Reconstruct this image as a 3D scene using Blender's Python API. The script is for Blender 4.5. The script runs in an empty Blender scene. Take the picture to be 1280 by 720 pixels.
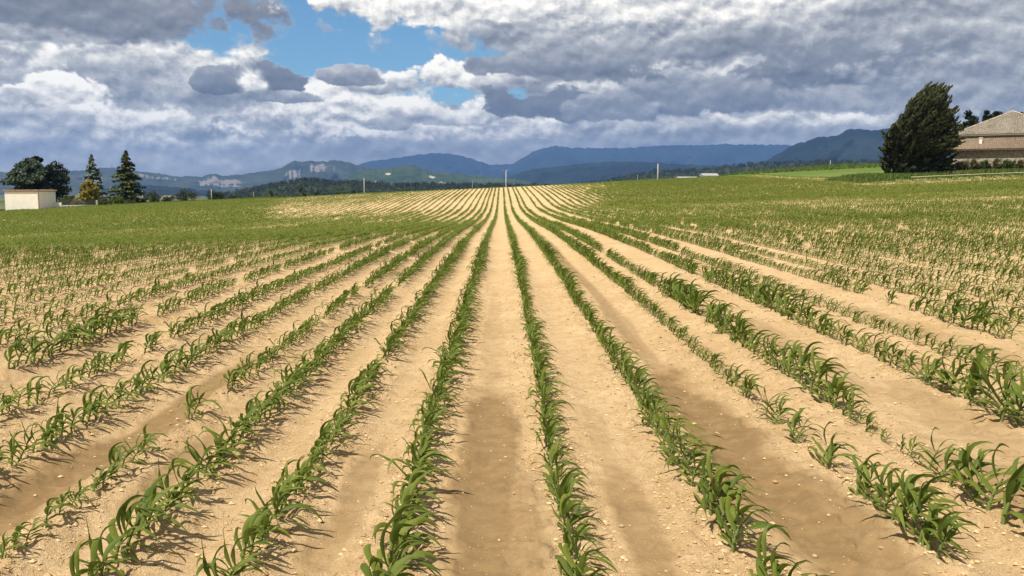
import bpy, bmesh, math, random
import numpy as np
from mathutils import Vector, Matrix

SC = bpy.context.scene
COL = SC.collection
RNG = np.random.default_rng(7)
random.seed(7)
F = 1108.0                      # focal length in pixels of a 1280 px wide frame
PITCH = math.atan(120 / F)
YAW = math.atan(13 / F)

# ------------------------------------------------------------------ helpers
def ray(px, py):
    a = (px - 640) / F; b = (360 - py) / F
    fy = math.cos(PITCH) + b * math.sin(PITCH)
    z = -math.sin(PITCH) + b * math.cos(PITCH)
    return (a * math.cos(YAW) + fy * math.sin(YAW), -a * math.sin(YAW) + fy * math.cos(YAW), z)

def at(px, py, Y):
    """real point seen in that direction at ground distance Y (eye at z = EYE)"""
    r = ray(px, py); t = Y / r[1]
    return np.array((r[0] * t, Y, EYE + r[2] * t))

EYE = 1.5
def project(P):
    P = np.asarray(P, float)
    x = P[..., 0]; y = P[..., 1]; z = P[..., 2] - EYE
    u = x * math.cos(YAW) - y * math.sin(YAW)
    v = x * math.sin(YAW) + y * math.cos(YAW)
    dep = v * math.cos(PITCH) - z * math.sin(PITCH)
    up = v * math.sin(PITCH) + z * math.cos(PITCH)
    return 640 + F * u / dep, 360 - F * up / dep, dep

def hash2(ix, iy, seed):
    h = (ix.astype(np.int64) * 374761393 + iy.astype(np.int64) * 668265263 + seed * 1442695041) & 0xffffffff
    h = ((h ^ (h >> 13)) * 1274126177) & 0xffffffff
    h = h ^ (h >> 16)
    return (h & 0xffff) / 65535.0

def vnoise(x, y, seed=0):
    x = np.asarray(x, float); y = np.asarray(y, float)
    ix = np.floor(x); iy = np.floor(y)
    fx = x - ix; fy = y - iy
    fx = fx * fx * (3 - 2 * fx); fy = fy * fy * (3 - 2 * fy)
    a = hash2(ix, iy, seed); b = hash2(ix + 1, iy, seed)
    c = hash2(ix, iy + 1, seed); d = hash2(ix + 1, iy + 1, seed)
    return (a + (b - a) * fx) * (1 - fy) + (c + (d - c) * fx) * fy - 0.5

def fbm(x, y, seed=0, octv=4, gain=0.5):
    s = 0; a = 1.0
    for k in range(octv):
        s = s + a * vnoise(x * 2 ** k + 17.3 * k, y * 2 ** k - 9.1 * k, seed + k)
        a *= gain
    return s

def sstep(a, b, x):
    t = np.clip((x - a) / (b - a), 0, 1)
    return t * t * (3 - 2 * t)

def mesh_np(name, verts, faces, mat=None, smooth=True, attrs=None, mats=None, midx=None):
    """faces: list of int arrays (n,k) sharing a vertex pool"""
    me = bpy.data.meshes.new(name)
    verts = np.asarray(verts, np.float32)
    me.vertices.add(len(verts)); me.vertices.foreach_set('co', verts.ravel())
    loops = np.concatenate([f.ravel() for f in faces]).astype(np.int32)
    sizes = np.concatenate([np.full(len(f), f.shape[1], np.int32) for f in faces])
    starts = np.concatenate([[0], np.cumsum(sizes)[:-1]]).astype(np.int32)
    me.loops.add(len(loops)); me.loops.foreach_set('vertex_index', loops)
    me.polygons.add(len(sizes)); me.polygons.foreach_set('loop_start', starts)
    me.polygons.foreach_set('loop_total', sizes)
    me.polygons.foreach_set('use_smooth', np.full(len(sizes), smooth))
    for k, v in (attrs or {}).items():
        a = me.attributes.new(k, 'FLOAT', 'POINT'); a.data.foreach_set('value', np.asarray(v, np.float32))
    for m in (mats or ([mat] if mat else [])):
        me.materials.append(m)
    if midx is not None:
        me.polygons.foreach_set('material_index', np.asarray(midx, np.int32))
    me.update(calc_edges=True); me.validate()
    return me

def link(name, me, parent=None, loc=None):
    o = bpy.data.objects.new(name, me); COL.objects.link(o)
    if parent is not None: o.parent = parent
    if loc is not None: o.location = loc
    return o

def tag(o, label, cat, group=None, kind=None):
    if label: o['label'] = label
    if cat: o['category'] = cat
    if group: o['group'] = group
    if kind: o['kind'] = kind
    return o

def thing(name, label, cat, loc=(0, 0, 0), rotz=0, group=None):
    o = bpy.data.objects.new(name, None); COL.objects.link(o)
    o.empty_display_size = .2
    o.location = loc; o.rotation_euler = (0, 0, rotz)
    return tag(o, label, cat, group)

class MB:
    """collects boxes / prisms / tubes into one mesh"""
    def __init__(s): s.bm = bmesh.new()
    def quad(s, *p):
        return s.bm.faces.new([s.bm.verts.new(q) for q in p])
    def box(s, lo, hi):
        x0, y0, z0 = lo; x1, y1, z1 = hi
        v = [s.bm.verts.new(p) for p in ((x0,y0,z0),(x1,y0,z0),(x1,y1,z0),(x0,y1,z0),(x0,y0,z1),(x1,y0,z1),(x1,y1,z1),(x0,y1,z1))]
        for f in ((3,2,1,0),(4,5,6,7),(0,1,5,4),(1,2,6,5),(2,3,7,6),(3,0,4,7)):
            s.bm.faces.new([v[i] for i in f])
        return s
    def hexa(s, p):     # 8 points, bottom 4 then top 4
        v = [s.bm.verts.new(q) for q in p]
        for f in ((3,2,1,0),(4,5,6,7),(0,1,5,4),(1,2,6,5),(2,3,7,6),(3,0,4,7)):
            s.bm.faces.new([v[i] for i in f])
        return s
    def tube(s, pts, rad, n=7, cap=True):
        rings = []
        for i, p in enumerate(pts):
            p = Vector(p)
            d = (Vector(pts[min(i + 1, len(pts) - 1)]) - Vector(pts[max(i - 1, 0)])).normalized()
            a = d.cross(Vector((0.3, 1, 0.2))).normalized(); b = d.cross(a)
            r = rad[i] if hasattr(rad, '__len__') else rad
            rings.append([s.bm.verts.new(p + (a * math.cos(2 * math.pi * k / n) + b * math.sin(2 * math.pi * k / n)) * r) for k in range(n)])
        for A, B in zip(rings[:-1], rings[1:]):
            for k in range(n):
                s.bm.faces.new((A[k], A[(k + 1) % n], B[(k + 1) % n], B[k]))
        if cap:
            s.bm.faces.new(rings[0][::-1]); s.bm.faces.new(rings[-1])
        return s
    def build(s, name, mat, parent=None, smooth=False, bevel=0):
        bmesh.ops.recalc_face_normals(s.bm, faces=s.bm.faces[:])
        if bevel:
            bmesh.ops.bevel(s.bm, geom=s.bm.edges[:], offset=bevel, segments=1, affect='EDGES')
        me = bpy.data.meshes.new(name); s.bm.to_mesh(me); s.bm.free()
        me.materials.append(mat)
        for p in me.polygons: p.use_smooth = smooth
        return link(name, me, parent)

# ------------------------------------------------------------------ node maths
class S:
    def __init__(s, nt, v): s.nt = nt; s.v = v
    def _m(s, op, *a, clamp=False):
        n = s.nt.nodes.new('ShaderNodeMath'); n.operation = op; n.use_clamp = clamp
        for i, q in enumerate((s,) + a):
            q = q.v if isinstance(q, S) else q
            if isinstance(q, (int, float)): n.inputs[i].default_value = q
            else: s.nt.links.new(q, n.inputs[i])
        return S(s.nt, n.outputs[0])
    def __add__(s, o): return s._m('ADD', o)
    __radd__ = __add__
    def __sub__(s, o): return s._m('SUBTRACT', o)
    def __rsub__(s, o): return (s * -1.0) + o
    def __mul__(s, o): return s._m('MULTIPLY', o)
    __rmul__ = __mul__
    def __truediv__(s, o): return s._m('DIVIDE', o)
    def clamp(s): return s._m('ADD', 0.0, clamp=True)
    def exp(s): return s._m('EXPONENT')
    def max(s, o): return s._m('MAXIMUM', o)
    def min(s, o): return s._m('MINIMUM', o)
    def pow(s, o): return s._m('POWER', o)
    def abs(s): return s._m('ABSOLUTE')
    def sstep(s, a, b):
        n = s.nt.nodes.new('ShaderNodeMapRange'); n.interpolation_type = 'SMOOTHSTEP'
        s.nt.links.new(s.v, n.inputs[0]); n.inputs[1].default_value = a; n.inputs[2].default_value = b
        return S(s.nt, n.outputs[0])

def comb(nt, x, y, z=0.0):
    n = nt.nodes.new('ShaderNodeCombineXYZ')
    for i, q in enumerate((x, y, z)):
        if isinstance(q, S): nt.links.new(q.v, n.inputs[i])
        else: n.inputs[i].default_value = q
    return n.outputs[0]

def noise(nt, vec, scale, detail=4, rough=.5, dim='3D', color=False, dist=0.0):
    n = nt.nodes.new('ShaderNodeTexNoise'); n.noise_dimensions = dim
    n.inputs['Scale'].default_value = scale; n.inputs['Detail'].default_value = detail
    n.inputs['Roughness'].default_value = rough; n.inputs['Distortion'].default_value = dist
    if vec is not None: nt.links.new(vec, n.inputs['Vector'])
    return n.outputs['Color'] if color else S(nt, n.outputs[0])

def mixc(nt, fac, a, b, mode='MIX'):
    n = nt.nodes.new('ShaderNodeMix'); n.data_type = 'RGBA'; n.blend_type = mode
    f = fac.v if isinstance(fac, S) else fac
    if isinstance(f, (int, float)): n.inputs[0].default_value = f
    else: nt.links.new(f, n.inputs[0])
    for i, q in ((6, a), (7, b)):
        if isinstance(q, tuple): n.inputs[i].default_value = (*q, 1) if len(q) == 3 else q
        else: nt.links.new(q, n.inputs[i])
    return n.outputs[2]

def new_mat(name):
    m = bpy.data.materials.new(name); m.use_nodes = True
    nt = m.node_tree
    return m, nt, nt.nodes['Principled BSDF']

def attr(nt, name):
    n = nt.nodes.new('ShaderNodeAttribute'); n.attribute_name = name
    return S(nt, n.outputs['Fac'])

def coords(nt, which='Object'):
    return nt.nodes.new('ShaderNodeTexCoord').outputs[which]

def bump(nt, bs, height, strength, dist):
    b = nt.nodes.new('ShaderNodeBump'); b.inputs['Strength'].default_value = strength
    b.inputs['Distance'].default_value = dist
    nt.links.new(height.v if isinstance(height, S) else height, b.inputs['Height'])
    nt.links.new(b.outputs[0], bs.inputs['Normal'])

def simple(name, c1, c2, scale=3.0, rough=.9, bmp=0.0, spec=.2, detail=5):
    m, nt, bs = new_mat(name)
    n = noise(nt, coords(nt), scale, detail, .6)
    nt.links.new(mixc(nt, n.sstep(.3, .7), c1, c2), bs.inputs['Base Color'])
    bs.inputs['Roughness'].default_value = rough
    bs.inputs['Specular IOR Level'].default_value = spec
    if bmp: bump(nt, bs, n, 1.0, bmp)
    return m

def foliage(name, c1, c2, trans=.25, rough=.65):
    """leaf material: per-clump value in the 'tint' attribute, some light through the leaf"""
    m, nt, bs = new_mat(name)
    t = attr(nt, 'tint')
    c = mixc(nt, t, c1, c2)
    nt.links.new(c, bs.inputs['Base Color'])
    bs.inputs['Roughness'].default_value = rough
    bs.inputs['Specular IOR Level'].default_value = .25
    tr = nt.nodes.new('ShaderNodeBsdfTranslucent'); nt.links.new(c, tr.inputs[0])
    mx = nt.nodes.new('ShaderNodeMixShader'); mx.inputs[0].default_value = trans
    nt.links.new(bs.outputs[0], mx.inputs[1]); nt.links.new(tr.outputs[0], mx.inputs[2])
    nt.links.new(mx.outputs[0], nt.nodes['Material Output'].inputs[0])
    return m

#@@TERRAIN
# ------------------------------------------------------------------ terrain
PY = np.array([-60, 0, 5, 9, 14, 22, 28, 35, 44, 52, 62, 75, 86, 97, 108, 122, 135, 146, 153, 160, 400])
PZ = np.array([-1.55, -1.5, -1.5, -1.46, -1.42, -1.41, -1.43, -1.51, -1.64, -1.73, -1.78, -1.75, -1.58, -1.16, -.68, -.19, .22, .60, .80, .92, 1.0])
_yy = np.linspace(-60, 400, 4601)
_zz = np.interp(_yy, PY, PZ)
_k = np.hanning(61); _k /= _k.sum()
_zz = np.convolve(np.pad(_zz, 30, mode='edge'), _k, mode='valid')

def z_base(x, y):
    x = np.asarray(x, float); y = np.asarray(y, float)
    r = np.hypot(x, y)
    z = np.interp(y, _yy, _zz)
    slope = np.where(x < 0, .048, .043) * sstep(4, 60, y)
    xx = np.where(np.abs(x) > 140, np.sign(x) * (140 + (np.abs(x) - 140) * .2), x)
    z = z + slope * np.clip(xx, -160, 110)
    z = z + .12 * fbm(x / 23, y / 23, 5, 2) * sstep(15, 60, y)
    z = z + 1.0 * np.exp(-((x - 66) / 17) ** 2 - ((y - 172) / 14) ** 2)
    z = z + .38 * sstep(42, 46, x) * sstep(102.6, 104.0, y)
    side = np.where(x < 0, sstep(22, 55, -x), sstep(35, 52, x))
    start = 156 + 55 * side
    t = sstep(0, 1, (y - start) / 260)
    z = z * (1 - t) + (-16) * t
    far = sstep(260, 600, r)
    z = z * (1 - far) + (-16 + 2.5 * fbm(x / 400, y / 400, 9, 2)) * far
    return z + EYE

ROWS = [-3.26, -2.65, -2.02, -1.56, -1.02, -.46, .27, .95, 1.75, 2.26, 3.25, 3.95, 4.92]
_r = np.random.default_rng(21)
xl = ROWS[0]
while xl > -118: xl -= .73 + _r.uniform(-.07, .07); ROWS.insert(0, xl)
xr = ROWS[-1]
while xr < 118: xr += .73 + _r.uniform(-.07, .07); ROWS.append(xr)
ROWS = np.array(ROWS)
I0 = int(np.argmin(np.abs(ROWS + .46)))          # first row left of the middle track

def row_dx(i, y):
    return .035 * vnoise(y / 1.7, i * 7.31 + 0 * y, 31) + .02 * vnoise(y / .4, i * 3.1 + 0 * y, 32)

def field_mask(x, y):
    """1 inside the maize field, 0 outside"""
    edge_r = np.where(x > 44, 103.0, 153.5) + .6 * vnoise(x / 3, y * 0, 4)
    m = sstep(.8, -.8, y - np.where(x < 0, 153 + .0 * x, edge_r))
    return m

def micro(x, y):
    """furrows, row ridges, clods; fades with distance"""
    i = np.clip(np.searchsorted(ROWS, x), 1, len(ROWS) - 1)
    a = ROWS[i - 1]; b = ROWS[i]
    u = (x - a) / (b - a)
    d = np.minimum(x - a, b - x)
    z = .022 * np.exp(-(d / .13) ** 2)                       # low ridge along the row
    rut = np.exp(-((u - .5) / .22) ** 2)
    deep = .012 + .02 * hash2(i.astype(float), i * 0., 77)
    deep = np.where(i == I0 + 1, .03, deep); deep = np.where(i == I0 + 3, .045, deep)
    deep = np.where(i == I0 - 3, .035, deep)
    z = z - deep * rut
    near = sstep(22, 9, y)
    rough = 1 - .75 * rut
    tread = (i == I0 + 1) | (i == I0 + 3) | (i == I0 - 3) | (i == I0 + 5)
    z = z + np.where(tread, .0075 * rut * np.sin(y * 52 + np.abs(u - .5) * 26 + 1.5 * vnoise(y / .5, x * 0, 19)) * (.4 + vnoise(x / .4, y / .6, 23)), 0)
    z = z + near * rough * (.034 * fbm(x / .13, y / .13, 41, 4, .62) + .055 * np.clip(vnoise(x / .05, y / .05, 51) - .1, 0, 1) * (.4 + 1.2 * np.clip(vnoise(x / .3, y / .3, 53) + .4, 0, 1)))
    z = z + .02 * fbm(x / .9, y / 1.6, 61, 2)
    return z * sstep(90, 40, y)

def z_ground(x, y):
    return z_base(x, y) + micro(np.asarray(x, float), np.asarray(y, float)) * field_mask(x, y)

# damp, darker patches of soil: (x, y, half-width, half-length, strength)
DAMP = [(-.08, 4.6, .17, 2.3, .95), (.02, 3.6, .2, 1.2, .8), (1.36, 5.2, .22, 2.2, 1.0), (1.5, 3.9, .17, 1.0, .9), (1.34, 9.5, .1, 3.5, .6),
        (.62, 4.0, .10, .75, .75), (.6, 5.6, .07, .5, .35), (-2.36, 4.4, .17, 1.2, 1.0), (-2.24, 6.0, .16, 1.9, .95), (-1.8, 4.8, .09, .6, .75),
        (-.74, 4.5, .09, .65, .7), (-.78, 3.7, .07, .3, .5), (2.62, 4.3, .22, .8, .7), (3.0, 5.4, .2, 1.2, .5), (-.1, 9, .09, 3, .3),
        (2.75, 8.4, .16, 1.6, .5), (4.4, 8.8, .2, 2.2, .45), (-4.0, 8.5, .2, 2, .4), (3.6, 8, .13, 1.5, .45)]
def damp_at(x, y):
    w = np.zeros_like(x)
    nx = .26 * fbm(x / .3, y / .55, 71, 5, .6)
    for cx, cy, rx, ry, s in DAMP:
        e = np.sqrt(((x - cx) / rx) ** 2 + ((y - cy) / ry) ** 2)
        w = np.maximum(w, s * sstep(1.45, .8, e + nx * 1.9))
    w = np.maximum(w, .75 * sstep(.12, .04, np.abs(x - 1.34 - .02 * np.sin(y * .6))) * sstep(40, 20, y) * sstep(6, 9, y))
    return w

# ground sheet: fan of rings round the viewpoint, dense ahead and out to the horizon
ang = np.concatenate([np.radians(np.linspace(-180, -41, 40)), np.radians(np.linspace(-40, 40, 820)), np.radians(np.linspace(41, 180, 40))])
rad = [.05, .5]
r_ = 1.0
while r_ < 28: rad.append(r_); r_ *= 1.0046
while r_ < 175: rad.append(r_); r_ *= 1.0085
while r_ < 34000: rad.append(r_); r_ *= 1.045
rad = np.array(rad)
A, R = np.meshgrid(ang, rad)
GX = R * np.sin(A); GY = R * np.cos(A)
GZ = z_ground(GX, GY)
nr, na = A.shape
idx = np.arange(nr * na).reshape(nr, na)
faces = np.stack([idx[:-1, :-1], idx[:-1, 1:], idx[1:, 1:], idx[1:, :-1]], -1).reshape(-1, 4)[:, ::-1]

m_ground, nt, bs = new_mat('soil_and_grass')
co = coords(nt)
n1 = noise(nt, co, .9, 6, .62); n2 = noise(nt, co, 9, 6, .65); n3 = noise(nt, co, 70, 4, .7); n4 = noise(nt, co, 230, 2, .6)
soil = mixc(nt, (n1 * .45 + n2 * .55).sstep(.33, .66), (.435, .29, .14), (.585, .422, .236))
soil = mixc(nt, n3.sstep(.52, .70) * .6, soil, (.62, .46, .27))
soil = mixc(nt, noise(nt, co, 34, 5, .7).sstep(.56, .70) * .55, soil, (.30, .185, .085))  # dark specks put the shadows of small clods into the soil colour
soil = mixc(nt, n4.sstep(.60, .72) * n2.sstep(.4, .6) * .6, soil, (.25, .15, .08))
dmp = attr(nt, 'damp')
dcol = mixc(nt, n2.sstep(.35, .65), (.125, .076, .030), (.185, .117, .050))
dcol = mixc(nt, n3.sstep(.64, .74) * .5, dcol, (.46, .34, .22))
soil = mixc(nt, (dmp + (n2 - .5) * .35 * dmp).clamp() * .9, soil, dcol)
g1 = noise(nt, co, .06, 5, .6); g2 = noise(nt, co, 1.3, 5, .7)
grass = mixc(nt, (g1 * .5 + g2 * .5).sstep(.38, .62), (.07, .115, .02), (.135, .175, .036))
vn = noise(nt, co, .0035, 6, .6)
valley = mixc(nt, vn.sstep(.45, .55), (.05, .075, .02), (.12, .12, .045))
out = mixc(nt, attr(nt, 'far'), grass, valley)
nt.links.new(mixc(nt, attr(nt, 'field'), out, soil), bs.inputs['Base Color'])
bs.inputs['Roughness'].default_value = .95; bs.inputs['Specular IOR Level'].default_value = .12
hgt = (n2 * .5 + n3 * .35 + n4 * .15)
bump(nt, bs, hgt * (1.2 - dmp), 1.0, .042)
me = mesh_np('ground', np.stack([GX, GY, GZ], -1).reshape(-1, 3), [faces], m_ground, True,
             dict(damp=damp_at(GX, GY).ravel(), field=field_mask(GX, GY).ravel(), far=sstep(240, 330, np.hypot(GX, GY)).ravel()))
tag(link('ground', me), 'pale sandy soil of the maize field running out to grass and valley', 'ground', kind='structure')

# clods and small pale stones lying on the soil: nobody could count them
def clods(n, seed, y0, y1, s0, s1, pw):
    g = np.random.default_rng(seed)
    y = y0 + (y1 - y0) * g.random(n) ** pw
    x = (g.random(n) * 2 - 1) * (y * .68 + .4)
    i = np.clip(np.searchsorted(ROWS, x), 1, len(ROWS) - 1)
    u = np.abs((x - ROWS[i - 1]) / (ROWS[i] - ROWS[i - 1]) - .5)
    keep = ((damp_at(x, y) < .25) & (g.random(n) < .2 + 1.9 * u)) | (g.random(n) < .06)
    x = x[keep]; y = y[keep]; n = len(x)
    s = s0 + (s1 - s0) * g.random(n) ** 4
    base = np.array([(1,0,0),(-1,0,0),(0,1,0),(0,-1,0),(0,0,1),(0,0,-1)], float)
    tri = np.array([(0,2,4),(2,1,4),(1,3,4),(3,0,4),(2,0,5),(1,2,5),(3,1,5),(0,3,5)])
    V = base[None] * (1 + .7 * (g.random((n, 6, 1)) - .5)) * (1, 1, .62)
    a = g.random(n) * 6.28; c, q = np.cos(a)[:, None], np.sin(a)[:, None]
    V = np.stack([V[..., 0] * c - V[..., 1] * q, V[..., 0] * q + V[..., 1] * c, V[..., 2]], -1) * s[:, None, None]
    V += np.stack([x, y, z_ground(x, y) + s * .25], -1)[:, None]
    Fc = (tri[None] + 6 * np.arange(n)[:, None, None]).reshape(-1, 3)
    return V.reshape(-1, 3), Fc, np.repeat(g.random(n), 6)
v1, f1, t1 = clods(60000, 3, 2.6, 15, .003, .017, 1.2)
v2, f2, t2 = clods(40000, 4, 2.6, 8, .003, .009, 1.1)
m_clod, nt, bs = new_mat('dry_clod')
nt.links.new(mixc(nt, attr(nt, 'tint').sstep(.1, .9), (.34, .215, .10), (.56, .405, .215)), bs.inputs['Base Color'])
bs.inputs['Roughness'].default_value = .95
me = mesh_np('soil_clods', np.concatenate([v1, v2]), [np.concatenate([f1, f2 + len(v1)])], m_clod, False, dict(tint=np.concatenate([t1, t2])))
tag(link('soil_clods', me), 'crumbs of dry soil and small pale stones scattered between the rows', 'soil clods', kind='stuff')

#@@CORN
# ------------------------------------------------------------------ maize plants
WIND = np.array((1.0, .12, 0))
def leaf_geo(g, base, az, length, width, el, seg, cross, wind=1.0, grav=1.0):
    d = np.array((math.cos(az) * math.cos(el), math.sin(az) * math.cos(el), math.sin(el)))
    side = np.array((-math.sin(az), math.cos(az), 0.0))
    p = np.array(base, float); ds = length / seg
    V = []
    tw = g.uniform(-1.7, 1.7); ph = g.uniform(0, 6.28); fq = g.uniform(7, 13); kink = g.normal(size=(seg + 1, 3)) * .07
    for k in range(seg + 1):
        t = k / seg
        side = side - d * side.dot(d); side /= np.linalg.norm(side) + 1e-9
        nrm = np.cross(side, d)
        a = tw * t * t
        sd = side * math.cos(a) + nrm * math.sin(a); nn = np.cross(sd, d)
        w = width * .5 * min(1, .38 + 1.9 * t) * max(.04, (1 - t ** 1.7)) 
        if cross == 2:
            wav = .34 * w * math.sin(fq * t + ph); wa2 = .30 * w * math.sin(fq * 1.3 * t + ph * 2)
            V += [p - sd * w + nn * (.40 * w + wav), p, p + sd * w + nn * (.40 * w + wa2)]
        else:
            V += [p - sd * w, p + sd * w]
        d = d + ds / length * (WIND * 1.75 * wind * (.3 + t) + np.array((0, 0, -3.4 * grav * (.03 + 1.5 * t ** 1.2))))
        d = d + kink[k]; d /= np.linalg.norm(d)
        p = p + d * ds
    c = cross + 1
    Fc = []
    for k in range(seg):
        for j in range(cross):
            Fc.append((k * c + j, k * c + j + 1, (k + 1) * c + j + 1, (k + 1) * c + j))
    return np.array(V), np.array(Fc)

def stalk_geo(h, r, lean, n=6):
    V = []; Fc = []
    for k in range(4):
        t = k / 3
        for j in range(n):
            a = 2 * math.pi * j / n
            V.append((lean * t * t + r * (1 - .45 * t) * math.cos(a), r * (1 - .45 * t) * math.sin(a), -.02 + (h + .02) * t))
    for k in range(3):
        for j in range(n):
            Fc.append((k * n + j, k * n + (j + 1) % n, (k + 1) * n + (j + 1) % n, (k + 1) * n + j))
    return np.array(V), np.array(Fc)

def plant_parts(seed, nleaf, seg, cross, wmul=1.0, stalk=6):
    g = np.random.default_rng(seed)
    h = g.uniform(.085, .135); lean = g.uniform(.02, .06)
    parts = [('stalk',) + stalk_geo(h, .0085, lean, stalk) + (g.uniform(.5, .9),)]
    plane = g.uniform(0, math.pi)
    for k in range(nleaf):
        t = k / (nleaf - 1)
        az = plane + math.pi * (k % 2) + g.uniform(-.45, .45)
        ln = (.085 + .145 * math.sin(math.pi * (.12 + .66 * t))) * g.uniform(.75, 1.25)
        wd = (.015 + .018 * math.sin(math.pi * (.12 + .7 * t))) * g.uniform(.85, 1.15) * wmul
        el = math.radians(25 + 42 * t + g.uniform(-16, 14))
        tb = .16 + .82 * t
        b = (lean * tb ** 2, 0, h * tb)
        v, f = leaf_geo(g, b, az, ln, wd, el, seg, cross, g.uniform(.75, 1.25), g.uniform(.8, 1.25))
        parts.append(('leaf', v, f, g.uniform(0, 1) * .6 + (.35 if k < 2 else 0)))
    return parts

m_leaf, nt, bs = new_mat('maize_leaf')
t = attr(nt, 'tint')
rnd = S(nt, nt.nodes.new('ShaderNodeObjectInfo').outputs['Random'])
nz = noise(nt, coords(nt), 22, 3, .5)
c = mixc(nt, (t * .75 + nz * .35 + (rnd - .5) * .45).clamp(), (.066, .106, .016), (.20, .222, .034))
c = mixc(nt, noise(nt, coords(nt), 3.1, 3, .6).sstep(.58, .74) * .55, c, (.20, .215, .05))
c = mixc(nt, noise(nt, coords(nt), 60, 2, .5).sstep(.66, .78) * .5, c, (.28, .24, .09))
nt.links.new(c, bs.inputs['Base Color'])
bs.inputs['Roughness'].default_value = .58; bs.inputs['Specular IOR Level'].default_value = .2
tr = nt.nodes.new('ShaderNodeBsdfTranslucent')
nt.links.new(mixc(nt, .55, c, (.16, .26, .03)), tr.inputs[0])
mx = nt.nodes.new('ShaderNodeMixShader'); mx.inputs[0].default_value = .33
nt.links.new(bs.outputs[0], mx.inputs[1]); nt.links.new(tr.outputs[0], mx.inputs[2])
nt.links.new(mx.outputs[0], nt.nodes['Material Output'].inputs[0])
m_stalk = foliage('maize_stalk', (.10, .15, .035), (.17, .21, .06), .1, .5)

def plant_scale(i, y, g):
    """size of the plants along each row: patchy, with the tall stretches of the photograph"""
    k = i - I0
    s = 1.0 + .45 * vnoise(y / 2.6, i * 5.7 + 0 * y, 81) + .35 * vnoise(y / 9, i * .31 + 0 * y, 82) + g.uniform(-.14, .14, np.shape(y))
    B = lambda kk, yc, w, a: np.where(k == kk, a * np.exp(-((y - yc) / w) ** 2), 0)
    s = s + B(4, 3.75, .8, .95) + B(4, 6.4, .8, .85) + B(4, 10.5, 2.2, .8) + B(5, 10.6, 2.3, .75) + B(5, 5.7, 1.1, 1.0) + B(5, 14, 3, .5) + B(5, 7.6, .6, .2)
    s = s - B(4, 5.1, .42, .5) + B(3, 3.75, .35, .3) + B(2, 3.7, .5, .2) + B(6, 7.2, .5, .35) + B(7, 9.3, .5, .5)
    s = s + B(-2, 3.7, .5, .3) + B(-2, 6.5, 1.5, .15) - B(-3, 3.8, .6, .25) + B(-6, 8.5, 1.8, .55) + B(-6, 12, .6, .4) + B(-7, 8, 1.2, .35) + B(-1, 3.7, .3, .15)
    xx = ROWS[i] + 0 * y
    lush = np.maximum(sstep(.07, .17, xx / y), sstep(-.23, -.31, xx / y))
    s = s * np.where(y > 75, 1.05 + .95 * lush, 1) * np.where((xx > 40) & (y > 96), .62, 1)
    s = s * (.90 if -1 < k < 3 else .76 + .15 * sstep(9, 24, y) + .1 * sstep(25, 45, y) * sstep(95, 75, y))
    return np.clip(s, .36, 1.75)

def row_positions(i, g):
    k = i - I0; X = ROWS[i]
    ys = []
    y = 1.6
    ymax = 153.0
    while y < ymax:
        st = .118 if y < 40 else (.165 if y < 80 else .18)
        ys.append(y + g.uniform(-.3, .3) * st); y += st * g.uniform(.85, 1.15)
    ys = np.array(ys)
    pres = vnoise(ys / .9, i * 9.7 + 0 * ys, 91) + .5 * vnoise(ys / .3, i * 4.1 + 0 * ys, 92)
    thr = -.44 + .10 * hash2(np.array([i * 1.0]), np.array([3.0]), 5)[0]
    ok = pres > np.where(np.abs(k - .5) < 1.1, -.75, thr)
    if k == 3:      # third row right: separate clumps near the viewer
        cl = [3.48, 3.62, 3.82, 4.12, 4.66, 5.16, 5.64, 6.2]
        ok = (ys > 6.45)
        ys = np.concatenate([ys[ok], [c + d for c in cl for d in ((-.045, .05) if c in (4.66, 5.16) else (-.08, .01, .09))]])
        ok = np.ones(len(ys), bool)
    if k == 2: ok &= ~((ys > 3.3) & (ys < 3.45))
    if k == -3: ok &= ~((ys > 6.0) & (ys < 6.35))
    if k == -2: ok &= ~((ys > 12.2) & (ys < 13.2))
    if k == 4: ok &= ~((ys > 4.62) & (ys < 4.72))
    ys = np.sort(ys[ok])
    xs = X + row_dx(i, ys)
    keep = (field_mask(xs, ys) > .5) & (np.abs(xs) < .76 * ys + 3)
    if k == 3: keep &= np.ones(len(ys), bool)
    return xs[keep], ys[keep]

PL = []                                              # x, y, scale, row
gp = np.random.default_rng(11)
for i in range(len(ROWS)):
    xs, ys = row_positions(i, gp)
    if len(xs):
        PL.append(np.stack([xs, ys, plant_scale(i, ys, gp), np.full(len(xs), i)], -1))
PL = np.concatenate(PL)
PZ_ = z_ground(PL[:, 0], PL[:, 1])
P3 = np.stack([PL[:, 0], PL[:, 1], PZ_], -1)
px, py, dep = project(P3 + (0.05, 0, .1))
inview = (px > -14) & (px < 1294) & (py < 732) & (dep > .5)
order = np.argsort(np.where(inview, dep / np.clip(PL[:, 2], .6, 1.6) ** .5, 1e9))
near = np.zeros(len(PL), bool); near[order[:300]] = True

ONES = ['', 'first', 'second', 'third', 'fourth', 'fifth', 'sixth', 'seventh', 'eighth', 'ninth', 'tenth', 'eleventh', 'twelfth', 'thirteenth',
        'fourteenth', 'fifteenth', 'sixteenth', 'seventeenth', 'eighteenth', 'nineteenth']
TENS = {2: 'twent', 3: 'thirt', 4: 'fort', 5: 'fift', 6: 'sixt', 7: 'sevent', 8: 'eight', 9: 'ninet'}
def ordinal(n):
    if n < 20: return ONES[n]
    return TENS[n // 10] + ('ieth' if n % 10 == 0 else 'y-' + ONES[n % 10])

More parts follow.
